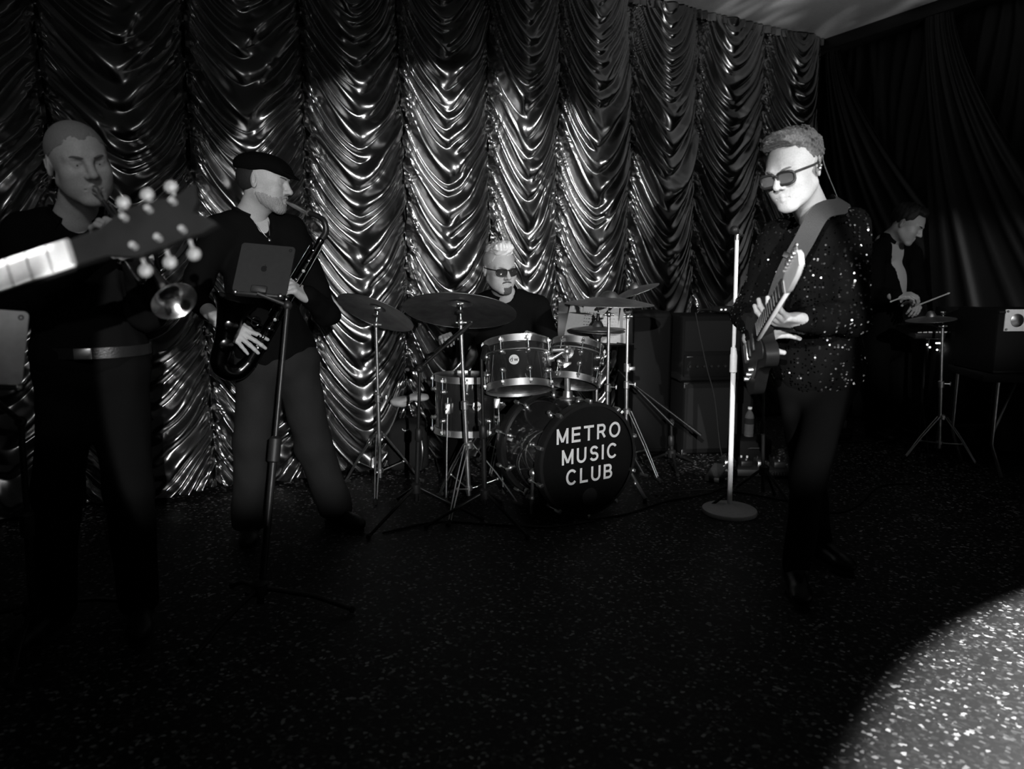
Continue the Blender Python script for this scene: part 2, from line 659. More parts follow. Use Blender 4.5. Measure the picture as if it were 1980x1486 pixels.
# ================================================================== the room
def floor_material():
    m = bpy.data.materials.new('black_glitter_floor')
    m.use_nodes = True
    nt = m.node_tree
    b = nt.nodes['Principled BSDF']
    tc = nt.nodes.new('ShaderNodeTexCoord')
    vo = nt.nodes.new('ShaderNodeTexVoronoi')
    vo.inputs['Scale'].default_value = 95
    nt.links.new(tc.outputs['Object'], vo.inputs['Vector'])
    sep = nt.nodes.new('ShaderNodeSeparateColor')
    nt.links.new(vo.outputs['Color'], sep.inputs['Color'])
    ns = nt.nodes.new('ShaderNodeTexNoise')
    ns.inputs['Scale'].default_value = 9
    ns.inputs['Detail'].default_value = 6
    nt.links.new(tc.outputs['Object'], ns.inputs['Vector'])
    ramp = nt.nodes.new('ShaderNodeValToRGB')
    cr = ramp.color_ramp
    cr.elements[0].position = 0.0
    cr.elements[0].color = (0.004, 0.004, 0.004, 1)
    cr.elements[1].position = 1.0
    cr.elements[1].color = (0.5, 0.5, 0.5, 1)
    for pos, val in ((0.5, 0.007), (0.82, 0.03), (0.93, 0.13)):
        e = cr.elements.new(pos)
        e.color = (val, val, val, 1)
    nt.links.new(sep.outputs['Red'], ramp.inputs['Fac'])
    mr = nt.nodes.new('ShaderNodeMapRange')
    mr.inputs['From Min'].default_value = 0.3
    mr.inputs['From Max'].default_value = 0.7
    mr.inputs['To Min'].default_value = 0.55
    mr.inputs['To Max'].default_value = 1.3
    nt.links.new(ns.outputs['Fac'], mr.inputs['Value'])
    mx = nt.nodes.new('ShaderNodeMix')
    mx.data_type = 'RGBA'
    mx.blend_type = 'MULTIPLY'
    mx.inputs['Factor'].default_value = 1
    nt.links.new(ramp.outputs['Color'], mx.inputs['A'])
    nt.links.new(mr.outputs['Result'], mx.inputs['B'])
    nt.links.new(mx.outputs['Result'], b.inputs['Base Color'])
    b.inputs['Roughness'].default_value = 0.55
    b.inputs['Specular IOR Level'].default_value = 0.25
    # each flake lies at its own slight tilt
    bp = nt.nodes.new('ShaderNodeBump')
    bp.inputs['Strength'].default_value = 0.25
    bp.inputs['Distance'].default_value = 0.002
    nt.links.new(sep.outputs['Green'], bp.inputs['Height'])
    nt.links.new(bp.outputs['Normal'], b.inputs['Normal'])
    return m


def slab(name, corners, thick_vec, material):
    c = [np.asarray(p, dtype=float) for p in corners]
    t = np.asarray(thick_vec, dtype=float)
    vs = c + [p + t for p in c]
    fs = [(0, 1, 2, 3), (7, 6, 5, 4), (0, 4, 5, 1), (1, 5, 6, 2), (2, 6, 7, 3), (3, 7, 4, 0)]
    return struct(mesh_obj(name, vs, fs, material, smooth=False))


S_LEFT = -2.6
LEFT_END = W0 + BACK_DIR * S_LEFT
RIGHT_LEN = 8.0
RIGHT_END = CORNER + RIGHT_DIR * RIGHT_LEN
NEAR_LEFT = LEFT_END + RIGHT_DIR * RIGHT_LEN
up = np.array([0, 0, 1.0])
M['floor'] = floor_material()
M['ceiling'] = mat('ceiling_paint', 0.88, 0.55, bump=0.15, bscale=40, var=0.06)
M['wall'] = mat('wall_paint_black', 0.02, 0.8, var=0.2)
M['beam'] = mat('track_black', 0.02, 0.5, var=0.2)
slab('floor', [LEFT_END, CORNER, RIGHT_END, NEAR_LEFT], (0, 0, -0.1), M['floor'])
slab('ceiling', [p + up * CEIL for p in (LEFT_END, CORNER, RIGHT_END, NEAR_LEFT)], (0, 0, 0.1), M['ceiling'])
slab('wall_back', [LEFT_END, CORNER, CORNER + up * CEIL, LEFT_END + up * CEIL], -BACK_N * 0.1, M['wall'])
slab('wall_right', [CORNER, RIGHT_END, RIGHT_END + up * CEIL, CORNER + up * CEIL], -RIGHT_N * 0.1, M['wall'])
# dark curtain track boxed along the top of the right wall
mb = MB()
rotR = rotm(RIGHT_DIR, -RIGHT_N, up)
mb.box(CORNER + RIGHT_DIR * 4.0 + RIGHT_N * 0.11 + up * (CEIL - 0.05), (3.95, 0.10, 0.05), rotR, 0.008)
struct(mb.build('trim_1', M['beam']))


# ------------------------------------------------------------------ ruched satin curtain
def satin(name, base, rough, metal=0.75):
    m = mat(name, base, rough, metal, spec=0.6, bump=0.05, bscale=170)
    b = m.node_tree.nodes['Principled BSDF']
    return m


M['satin'] = satin('black_satin', 0.33, 0.245, 1.0)
GATHERS = [-2.45, -1.78, -1.08, -0.403, 0.258, 0.863, 1.470, 2.083, 2.617, 3.233, 3.885, 4.596, 5.25]
SAGS = [0.34, 0.34, 0.33, 0.32, 0.34, 0.37, 0.41, 0.47, 0.48, 0.52, 0.46, 0.55]
curtain = thing('austrian_curtain', 'black satin ruched curtain hanging in swagged folds along the back wall', 'curtain', W0)


def curtain_panel(i):
    s0, s1 = GATHERS[i], GATHERS[i + 1]
    w = s1 - s0
    r = np.random.default_rng(100 + i)
    D = SAGS[i]
    zb, zt = 0.03, CEIL - 0.015
    ns = int(w / 0.0068) + 1
    nz = int((zt - zb) / 0.0068) + 1
    # non-uniform columns: finer towards the gathers
    uu = np.linspace(0, 1, ns)
    uu = uu - 0.06 * np.sin(2 * np.pi * uu) / (2 * np.pi) * 2
    U, Z = np.meshgrid(uu, np.linspace(zb, zt, nz))
    top = np.clip((Z - 2.35) / 0.8, 0, 1)
    Dz = D * (1 + 0.9 * top ** 1.5)
    asym = r.uniform(-0.07, 0.07)
    ua = np.clip(U + asym * np.sin(np.pi * U), 0, 1)
    par = 4 * ua * (1 - ua)
    lowf = (np.sin(U * w * 5 + Z * 2.3 + r.uniform(0, 6)) + np.sin(Z * 4.1 - U * w * 3.2 + r.uniform(0, 6))) * 0.5
    y = 0
    mix = np.clip((U - 0.5 + 0.10 * np.sin(Z * 6 + i)) / 0.22 + 0.5, 0, 1)
    mix = mix * mix * (3 - 2 * mix)
    for half in (0, 1):
        # fold ladder: irregular spacing along the phase coordinate, another one on either half of the swag
        edges = [-0.3]
        while edges[-1] < zt + 1.6:
            edges.append(edges[-1] + r.choice([r.uniform(0.07, 0.11), r.uniform(0.11, 0.18), r.uniform(0.17, 0.25)], p=[0.3, 0.45, 0.25]))
        edges = np.array(edges)
        amps = r.uniform(0.6, 1.2, len(edges))
        vee = 1 - np.abs(2 * ua - 1) ** 1.55
        phi = Z + Dz * vee + 0.022 * lowf + 0.012 * np.sin(Z * 13 + half * 2 + i + U * 4)
        k = np.clip(np.searchsorted(edges, phi) - 1, 0, len(edges) - 2)
        span = edges[k + 1] - edges[k]
        tt = np.clip(1 - (phi - edges[k]) / span, 0, 1)      # 0 at the top of the fold, 1 at its lower lip
        prof = np.sin(np.pi * tt ** 1.35) ** 1.1
        A = amps[k] * span ** 0.8 * 0.30 * (0.62 + 0.38 * np.sin(np.pi * np.clip(U * 2 - half * 0.9, 0, 1)) - 0.12 * par)
        y = y + A * prof * (1 - 0.5 * top) * (mix if half else 1 - mix)
        # narrow folds that start at the tape and die out half way to the middle
        fine = [-0.3]
        while fine[-1] < zt + 1.6:
            fine.append(fine[-1] + r.uniform(0.032, 0.07))
        fine = np.array(fine)
        reach = r.uniform(0.10, 0.24, len(fine))
        fa = r.uniform(0.4, 1.2, len(fine))
        k = np.clip(np.searchsorted(fine, phi) - 1, 0, len(fine) - 2)
        sp2 = fine[k + 1] - fine[k]
        tt = np.clip(1 - (phi - fine[k]) / sp2, 0, 1)
        dd = (U if half == 0 else 1 - U) * w
        fade = np.clip(1 - dd / reach[k], 0, 1)
        fade = fade * fade * (3 - 2 * fade) * np.clip(dd / 0.02, 0.3, 1)
        y = y + fa[k] * 0.34 * sp2 * np.sin(np.pi * tt ** 1.2) ** 1.2 * fade
    # vertical pleats near the heading
    y += 0.009 * np.clip((Z - 2.75) / 0.45, 0, 1) ** 2 * np.sin(U * w * 38 + 2 * np.sin(U * 9 + i)) * np.clip(par * 1.5, 0, 1)
    # pinched wrinkles at the gather tapes
    dist = np.minimum(U, 1 - U) * w
    pin = np.exp(-(dist / 0.07) ** 2)
    ph2 = Z * 2 * np.pi / 0.046 + dist * 85 + 2.0 * np.sin(Z * 17 + i) + 1.3 * np.sin(Z * 41 + 3 * i)
    y += pin * (0.004 * np.sin(ph2) + 0.001 * np.sin(ph2 * 2.3 + 1))
    y -= 0.028 * np.exp(-(dist / 0.016) ** 2)
    # billow of the whole swag and small crumples
    y += r.uniform(0.09, 0.12) * np.sin(np.pi * U ** r.uniform(1.2, 1.6)) * (1 - 0.25 * top)
    y += 0.0016 * np.sin(U * w * 40 + Z * 37 + 3 * np.sin(Z * 11 + U * 7)) * par
    S = s0 + U * w
    # tapes do not hang quite plumb
    S = S + 0.012 * np.sin(Z * 2.2 + s0 * 3) * (1 - U) + 0.012 * np.sin(Z * 2.2 + s1 * 3) * U
    P = W0 + S[..., None] * BACK_DIR + (y[..., None] + 0.10) * BACK_N + Z[..., None] * up
    # hem follows the swags
    idx = np.arange(ns * nz).reshape(nz, ns)
    q = np.stack([idx[:-1, :-1], idx[:-1, 1:], idx[1:, 1:], idx[1:, :-1]], -1).reshape(-1, 4)
    return mesh_obj('swag_panel', P.reshape(-1, 3), q, M['satin'], curtain)


for i in range(len(GATHERS) - 1):
    curtain_panel(i)
mb = MB()   # gathered ruffle heading under the ceiling
pts = []
for j in range(420):
    s = S_LEFT + 0.05 + j * (5.4 - S_LEFT) / 420
    pts.append(W0 + BACK_DIR * s + BACK_N * (0.15 + 0.018 * math.sin(s * 95 + math.sin(s * 31))) + up * (CEIL - 0.035))
mb.ribbon(pts, [BACK_N] * len(pts), 0.055, 0.008)
mb.build('heading', M['satin'], curtain)


# ------------------------------------------------------------------ velvet drapes on the right wall
M['velvet'] = mat('black_velvet', 0.03, 0.42, 0.5, spec=0.5, bump=0.2, bscale=200)


def swept_drape(label, r0, spread, tilt0, tilt1, depth, seed, top_z, name='draped_curtain'):
    """cloth gathered at the top at r0 (metres from the corner along the right wall), its folds sweeping towards the camera as they fall"""
    g = np.random.default_rng(seed)
    nf, nz = 300, 150
    Q, T = np.meshgrid(np.linspace(0, 1, nf), np.linspace(0, 1, nz))
    Z = top_z * (1 - T) + 0.04 * T
    drop = top_z - Z
    sweep = (tilt0 + (tilt1 - tilt0) * Q) * drop ** 1.35
    rr = r0 + spread * Q + sweep
    fold = np.zeros_like(Q)
    nfold = int(6 + spread * 9)
    ph = np.cumsum(g.uniform(0.5, 1.5, nfold))
    ph = ph / ph[-1]
    for j in range(nfold):
        fold += np.exp(-((Q - ph[j] + 0.01 * np.sin(Z * 3 + j)) / (0.28 / nfold)) ** 2) * g.uniform(0.5, 1.2)
    y = depth + 0.045 * fold * (0.45 + 0.55 * T) + 0.015 * np.sin(Z * 2 + Q * 5)
    P = CORNER + rr[..., None] * RIGHT_DIR + y[..., None] * RIGHT_N + Z[..., None] * up
    idx = np.arange(nf * nz).reshape(nz, nf)
    q = np.stack([idx[:-1, :-1], idx[1:, :-1], idx[1:, 1:], idx[:-1, 1:]], -1).reshape(-1, 4)
    o = mesh_obj(name, P.reshape(-1, 3), q, M['velvet'])
    return tag(o, label, 'curtain', 'black velvet drapes on the right wall')


swept_drape('plain black velvet curtain hanging straight against the right wall at the back', 0.02, 4.8, 0.0, 0.0, 0.05, 1, CEIL - 0.1, 'velvet_curtain')
swept_drape('black velvet drape gathered at the room corner and sweeping away to the right', 0.10, 0.16, 0.10, 0.62, 0.13, 2, CEIL - 0.1)
swept_drape('black velvet drape gathered halfway along the dark track and sweeping right', 1.05, 0.22, 0.10, 0.50, 0.20, 3, CEIL - 0.1)
swept_drape('nearest black velvet drape hanging from the dark track at the right edge', 1.95, 1.0, 0.05, 0.30, 0.12, 4, CEIL - 0.1)


# ------------------------------------------------------------------ the lamp of the follow spot, with an added blade out of view that cuts the beam low
SL = np.array(SPOT_L)
lamp = thing('follow_spot_lamp', 'black follow spot lamp on a tripod behind the viewer', 'lamp', (SL[0], SL[1] - 0.2, 0))
ldir = nrm(wall_hit - SL)
ls_ = nrm(np.cross(ldir, up))
MB().lathe(SL - ldir * 0.42, ldir, [(0, 0.06), (0.02, 0.09), (0.36, 0.10), (0.40, 0.12), (0.415, 0.12), (0.415, 0.11)], 24, True, False).build('housing', M['black_metal'], lamp)
blade_top = SL + np.array([ldir[0], ldir[1], 0]) / np.linalg.norm(ldir[:2]) * 0.45 - up * 0.45 * 0.300
MB().box(blade_top - up * 0.14, (0.30, 0.002, 0.14), rotm(nrm(ls_), nrm(np.cross(up, ls_)), up)).build('added_beam_flag', M['black_metal'], lamp)
for q in (-1, 1):
    MB().cyl(SL - ldir * 0.05 + ls_ * q * 0.11 - up * 0.05, blade_top - up * 0.2 + ls_ * q * 0.25, 0.006, n=8).build('flag_arm', M['black_metal'], lamp)
lb = np.array([SL[0] - ldir[0] * 0.2, SL[1] - ldir[1] * 0.2, 0])
MB().cyl(lb + up * 0.3, lb + up * (SL[2] - 0.08), 0.018, n=12).build('pole', M['black_metal'], lamp)
for k in range(3):
    th = 0.5 + k * 2.094
    MB().cyl(lb + up * 0.5, lb + np.array([math.cos(th) * 0.45, math.sin(th) * 0.45, 0.012]), 0.011, n=8).build('leg', M['black_metal'], lamp)

# ================================================================== drum kit
def ring_pts(c, axis, r, n, ph=0.0, up=(0, 0, 1)):
    x, y = frame(axis, up)
    return [(np.asarray(c) + (x * math.cos(2 * math.pi * i / n + ph) + y * math.sin(2 * math.pi * i / n + ph)) * r,
             x * math.cos(2 * math.pi * i / n + ph) + y * math.sin(2 * math.pi * i / n + ph)) for i in range(n)]


def hoop_prof(r, w, lip=0.006):
    return [(-w / 2, r), (-w / 2, r + lip), (-w / 2 + 0.004, r + lip), (-w / 2 + 0.004, r + 0.003), (w / 2 - 0.004, r + 0.003),
            (w / 2 - 0.004, r + lip), (w / 2, r + lip), (w / 2, r)]


def shell_drum(root, c, axis, dia, depth, nl, ph=0.3):
    """shell, two heads, two chrome hoops, lugs with tension rods: all parts of root"""
    c, a = np.asarray(c, dtype=float), nrm(axis)
    r = dia / 2
    h = depth / 2
    MB().lathe(c - a * h, a, [(0, r), (0.006, r + 0.002), (depth - 0.006, r + 0.002), (depth, r)], 48, False, False).build('shell', M['drum_gloss'], root)
    MB().lathe(c + a * (h - 0.004), a, [(0, r - 0.001), (0.006, r - 0.002), (0.0065, 1e-4)], 48, True, False).build('batter_head', M['drum_head'], root)
    MB().lathe(c - a * (h - 0.004), -a, [(0, r - 0.001), (0.006, r - 0.002), (0.0065, 1e-4)], 48, True, False).build('bottom_head', M['drum_head'], root)
    for s in (1, -1):
        MB().lathe(c + a * s * (h - 0.002), a, hoop_prof(r + 0.004, 0.036), 48, False, False).build('hoop', M['chrome'], root)
    for s in (1, -1):
        for (p, d) in ring_pts(c, a, r + 0.012, nl, ph):
            q = p + a * s * (h - 0.07)
            lug = MB().lathe(q - d * 0.012, d, [(0, 0.014), (0.006, 0.014), (0.012, 0.009), (0.02, 0.012), (0.026, 0.008), (0.028, 0.001)], 10, True, True)
            lug = lug.build('lug', M['chrome'], root)
            MB().cyl(q + d * 0.006, q + d * 0.006 + a * s * 0.072, 0.0032, n=6).ball(q + d * 0.006 + a * s * 0.074, 0.006, 8).box(
                q + d * 0.008 + a * s * 0.062, (0.007, 0.007, 0.006), rotm(*frame(a), a)).build('tension_rod', M['chrome'], lug)


def badge(root, p, out, upv, size=0.026):
    x = nrm(np.cross(upv, out))
    b = MB().lathe(p, out, [(0, size), (0.002, size), (0.0025, size - 0.001), (0.0027, 1e-4)], 24, True, False).build('badge', M['white_ink'], root)
    text_mesh('emblem', 'dw', size * 1.25, np.asarray(p) + nrm(out) * 0.0034, x, upv, M['ink'], b)


def arc(cx, cy, rx, ry, a0, a1, n=16):
    return [(cx + rx * math.cos(R(a0 + (a1 - a0) * j / n)), cy + ry * math.sin(R(a0 + (a1 - a0) * j / n))) for j in range(n + 1)]


GLYPH = {
    'M': (0.86, [[(0, 0), (0, 1)], [(0, 1), (0.43, 0.05)], [(0.43, 0.05), (0.86, 1)], [(0.86, 1), (0.86, 0)]]),
    'E': (0.62, [[(0, 0), (0, 1)], [(0, 1), (0.62, 1)], [(0, 0.52), (0.56, 0.52)], [(0, 0), (0.62, 0)]]),
    'T': (0.74, [[(0, 1), (0.74, 1)], [(0.37, 1), (0.37, 0)]]),
    'R': (0.66, [[(0, 0), (0, 1)], [(0, 1), (0.38, 1)] + arc(0.38, 0.74, 0.24, 0.26, 90, -90) + [(0, 0.48)], [(0.36, 0.48), (0.66, 0)]]),
    'O': (0.90, [arc(0.45, 0.5, 0.45, 0.53, 0, 360, 36)]),
    'U': (0.70, [[(0, 1), (0, 0.33)] + arc(0.35, 0.33, 0.35, 0.35, 180, 360) + [(0.70, 0.33), (0.70, 1)]]),
    'S': (0.66, [arc(0.33, 0.755, 0.29, 0.26, 20, 250, 14) + arc(0.33, 0.25, 0.32, 0.27, 75, -160, 16)]),
    'I': (0.0, [[(0, 0), (0, 1)]]),
    'C': (0.78, [arc(0.42, 0.5, 0.42, 0.53, 40, 320, 28)]),
    'L': (0.56, [[(0, 1), (0, 0)], [(0, 0), (0.56, 0)]]),
    'B': (0.66, [[(0, 0), (0, 1)], [(0, 1), (0.36, 1)] + arc(0.36, 0.76, 0.23, 0.24, 90, -90) + [(0, 0.52)], [(0, 0.52), (0.38, 0.52)] + arc(0.38, 0.26, 0.27, 0.26, 90, -90) + [(0, 0)]])}


def stroke_word(word, c, ux, uy, height, gap, material, parent, sw=0.165):
    """flat sans-serif capitals drawn as strokes, one mesh for each letter"""
    c = np.asarray(c, dtype=float)
    w_ = np.cross(ux, uy)
    hs_ = height * sw / 2
    hh_ = height * (1 - sw)
    total = sum(GLYPH[ch][0] * hh_ + 2 * hs_ for ch in word) + gap * (len(word) - 1)
    x0 = -total / 2
    for ch in word:
        gw, strokes = GLYPH[ch]
        mb = MB()
        for stn, pl_ in enumerate(strokes):
            P2 = [np.array([x0 + hs_ + p[0] * hh_, p[1] * hh_ - hh_ / 2]) for p in pl_]
            vs, fs = [], []
            m_ = len(P2)
            for j, p in enumerate(P2):
                t = P2[min(j + 1, m_ - 1)] - P2[max(j - 1, 0)]
                t = t / (np.linalg.norm(t) + 1e-9)
                ext = np.zeros(2)
                if m_ == 2 or ch in 'RBU':
                    if abs(t[0]) > 0.99 or (abs(t[1]) > 0.99 and ch != 'U'):
                        ext = (-t if j == 0 else t if j == m_ - 1 else 0 * t) * hs_
                    elif abs(t[1]) > 0.99:
                        ext = (-t if j == 0 else t if j == m_ - 1 else 0 * t) * hs_
                nn_ = np.array([-t[1], t[0]])
                if ch in 'RB' and 0 < j < m_ - 1:
                    ext = 0 * t
                for sg in (1, -1):
                    q = p + ext + nn_ * hs_ * sg
                    vs.append(c + ux * q[0] + uy * q[1] + w_ * (0.0006 + 0.00005 * stn))
            for j in range(m_ - 1):
                fs.append((2 * j, 2 * j + 1, 2 * j + 3, 2 * j + 2))
            mb.add(vs, fs)
        mb.build('letter', material, parent, smooth=False)
        x0 += gw * hh_ + 2 * hs_ + gap


# ---- bass drum
BD_N = np.array([math.sin(R(29)), -math.cos(R(29)), 0.0])
BD_T = np.array([math.cos(R(29)), math.sin(R(29)), 0.0])
BD_R = 0.283
bd_front = at_z(1137, 888, 0.315)
bd_back = bd_front - BD_N * 0.43
bd_mid = (bd_front + bd_back) / 2
bass = thing('bass_drum', 'bass drum with black front head lettered METRO MUSIC CLUB in white', 'drum', (bd_mid[0], bd_mid[1], 0))
MB().lathe(bd_back, BD_N, [(0, BD_R), (0.01, BD_R + 0.003), (0.42, BD_R + 0.003), (0.43, BD_R)], 72, False, False).build('shell', M['drum_gloss'], bass)
for c0 in (bd_front - BD_N * 0.012, bd_back + BD_N * 0.012):
    hp = MB().lathe(c0, BD_N, [(-0.026, BD_R + 0.004), (-0.026, BD_R + 0.017), (0.02, BD_R + 0.017), (0.026, BD_R + 0.013), (0.026, BD_R - 0.003)], 72, False, False)
    hp = hp.build('hoop', M['black_metal'], bass)
    MB().torus(c0 + BD_N * 0.022, BD_N, BD_R + 0.010, 0.0045, 72, 6).build('hoop_inlay', M['chrome'], hp)
front = MB().lathe(bd_front - BD_N * 0.004, BD_N, [(0, BD_R), (0.006, BD_R - 0.004), (0.0062, 1e-4)], 72, False, False).build('front_head', M['drum_front'], bass)
MB().lathe(bd_back + BD_N * 0.004, -BD_N, [(0, BD_R), (0.006, BD_R - 0.004), (0.0062, 1e-4)], 72, False, False).build('batter_head', M['drum_head'], bass)
fp = bd_front + BD_N * 0.0036
for word, px, py in (('METRO', 1138, 836), ('MUSIC', 1141, 877), ('CLUB', 1141, 917)):
    dz = (888 - py) * 0.6 / 222
    dx = (px - 1137) / 450.0
    stroke_word(word, fp + up * dz + BD_T * dx, BD_T, up, 0.079, 0.020, M['white_ink'], front)
# port hole with a mic cable hanging in it
pc = fp + up * (-0.197) + BD_T * 0.012
MB().lathe(pc, BD_N, [(0, 0.047), (0.003, 0.047), (0.003, 0.041), (0, 0.041)], 28, False, False).build('port_ring', M['black_plastic'], front)
MB().lathe(pc, BD_N, [(0, 0.041), (0.0006, 1e-4)], 28, False, False).build('port_pillow', M['charcoal_cloth'], front)
for i in range(10):
    th = 2 * math.pi * (i + 0.5) / 10
    d = BD_T * math.cos(th) + up * math.sin(th)
    for s, c0 in ((1, bd_front), (-1, bd_back)):
        q = bd_mid + d * (BD_R + 0.014) + BD_N * s * 0.12
        lug = MB().lathe(q - d * 0.012, d, [(0, 0.015), (0.007, 0.015), (0.013, 0.009), (0.022, 0.013), (0.028, 0.009), (0.03, 0.001)], 10).build('lug', M['chrome'], bass)
        e = c0 + d * (BD_R + 0.020) + BD_N * s * 0.018
        MB().cyl(q + d * 0.008, e, 0.0035, n=6).box(e - BD_N * s * 0.02, (0.009, 0.012, 0.022), rotm(np.cross(BD_N, d), d, BD_N), 0.003).build('claw_rod', M['chrome'], lug)
for s, tip in ((-1, at_z(1027, 1002, 0.0)), (1, at_z(1247, 972, 0.0))):
    a0 = bd_mid + BD_N * 0.14 + BD_T * s * (BD_R + 0.0) - up * 0.05
    sp = MB().cyl(a0, tip + up * 0.03, 0.009, n=10).cyl(a0 * 0.45 + tip * 0.55, tip + up * 0.02, 0.0065, n=10)
    sp.ball(a0 * 0.45 + tip * 0.55, 0.013, 10).ball(a0, 0.022, 10)
    sp = sp.build('spur', M['chrome'], bass)
    MB().cyl(tip + up * 0.001, tip + up * 0.035, 0.012, 0.008, n=10).build('rubber_foot', M['rubber'], sp)
# tom post on top of the shell
post_b = bd_mid + up * (BD_R + 0.0) + BD_N * 0.02
post_t = at(1096, 668, post_b[1] - 0.02)
tp = MB().cyl(post_b, post_b * 0.35 + post_t * 0.65, 0.017, n=14).cyl(post_b * 0.35 + post_t * 0.65, post_t, 0.011, n=12)
tp.lathe(post_b - up * 0.005, up, [(0, 0.045), (0.012, 0.045), (0.02, 0.028), (0.05, 0.024)], 18)
tp.ball(post_t - up * 0.03, 0.024, 12).cyl(post_t - up * 0.02 - BD_T * 0.09, post_t - up * 0.02 + BD_T * 0.09, 0.0095, n=10)
tp.box(post_b * 0.35 + post_t * 0.65, (0.024, 0.02, 0.018), None, 0.005).cyl(post_b * 0.35 + post_t * 0.65 - BD_T * 0.02, post_b * 0.35 + post_t * 0.65 - BD_T * 0.06, 0.006, n=8)
tp.build('tom_post', M['chrome'], bass)

# ---- rack toms
t1c = at(1001, 708, 3.78)
ax1 = nrm((-0.06, 0.34, 0.94))
tom1 = thing('rack_tom', 'larger rack tom with white round badge above the bass drum', 'drum', t1c, 'rack toms')
shell_drum(tom1, t1c, ax1, 0.335, 0.235, 8, 0.15)
out = nrm(np.array([-0.09, -1.0, 0]) - ax1 * np.dot([-0.09, -1.0, 0], ax1))
badge(tom1, t1c + out * (0.1675 + 0.003) - ax1 * 0.0, out, ax1)
t2c = at(1112, 703, 3.86)
ax2 = nrm((0.16, 0.36, 0.92))
tom2 = thing('rack_tom', 'smaller rack tom tilted to the right beside the chrome tom post', 'drum', t2c, 'rack toms')
shell_drum(tom2, t2c, ax2, 0.265, 0.20, 8, 0.5)
for tm, tc, ax_, rr, s in ((tom1, t1c, ax1, 0.1675, 1), (tom2, t2c, ax2, 0.1325, -1)):
    toward = nrm(post_t - tc)
    toward = nrm(toward - ax_ * np.dot(toward, ax_))
    b0 = tc + toward * (rr + 0.004) + ax_ * 0.02
    mb = MB().torus(tc + ax_ * 0.055, ax_, rr + 0.016, 0.004, 40, 6)
    mb.lathe(b0 - toward * 0.002, toward, [(0, 0.034), (0.006, 0.034), (0.01, 0.02), (0.03, 0.016)], 14)
    mb.cyl(b0 + toward * 0.02, post_t - up * 0.02, 0.0085, n=10)
    mb.build('suspension_mount', M['chrome'], tm)

# ---- floor tom with three legs
fc = at(900, 779, 4.0)
floor_tom = thing('floor_tom', 'floor tom on three chrome legs to the left of the bass drum', 'drum', (fc[0], fc[1], 0))
shell_drum(floor_tom, fc, (0.02, 0.03, 1), 0.335, 0.30, 8, 0.1)
badge(floor_tom, fc + np.array([0.42, -0.9, 0.0]) * 0.171 + up * 0.01, nrm((0.42, -0.9, 0)), up)
for (p, d) in ring_pts(fc, up, 0.182, 3, 3.7):
    lg = MB().cyl(p + up * 0.06, np.array([p[0], p[1], 0.03]) + d * 0.03, 0.0055, n=8)
    lg.box(p + up * 0.0, (0.016, 0.016, 0.03), None, 0.004).cyl(p, p + d * 0.03, 0.006, n=8)
    lg = lg.build('leg', M['chrome'], floor_tom)
    MB().cyl(np.array([p[0], p[1], 0.0]) + d * 0.033, np.array([p[0], p[1], 0.04]) + d * 0.03, 0.014, 0.01, n=10).build('rubber_foot', M['rubber'], lg)


# ---- stands and cymbals
def tripod(root, hub, foot_r, ang, m, double=True, rt=0.0055, h_low=0.12):
    """hub: (x,y,z) where the legs hinge; feet on the floor at foot_r"""
    hub = np.asarray(hub, dtype=float)
    for k in range(3):
        th = ang + k * 2 * math.pi / 3
        d = np.array([math.cos(th), math.sin(th), 0])
        s = np.array([-d[1], d[0], 0])
        foot = np.array([hub[0], hub[1], 0.018]) + d * foot_r
        mb = MB()
        if double:
            for q in (-1, 1):
                mb.tube([hub + d * 0.025 + s * q * 0.012, (hub + foot) / 2 + s * q * 0.010 + d * 0.02, foot + s * q * 0.006], rt * 0.75, 6)
        else:
            mb.cyl(hub + d * 0.02, foot, rt, n=8)
        low = np.array([hub[0], hub[1], h_low])
        mid = hub * 0.42 + foot * 0.58
        mb.cyl(low + d * 0.02, mid, rt * 0.7, n=6)
        mb.ball(mid, rt * 1.7, 8)
        leg = mb.build('leg', m, root)
        MB().tube([foot + d * 0.02 - up * 0.0175 + up * 0.013, foot - d * 0.03 + up * 0.015], [0.013, 0.011], 8).build('rubber_foot', M['rubber'], leg)
    c = MB().lathe(hub - up * 0.02, up, [(0, 0.016), (0.004, 0.024), (0.03, 0.024), (0.036, 0.016)], 14)
    c.build('collar', m, root)
    MB().lathe(np.array([hub[0], hub[1], h_low - 0.01]), up, [(0, 0.02), (0.022, 0.02)], 12).build('lower_collar', m, root)


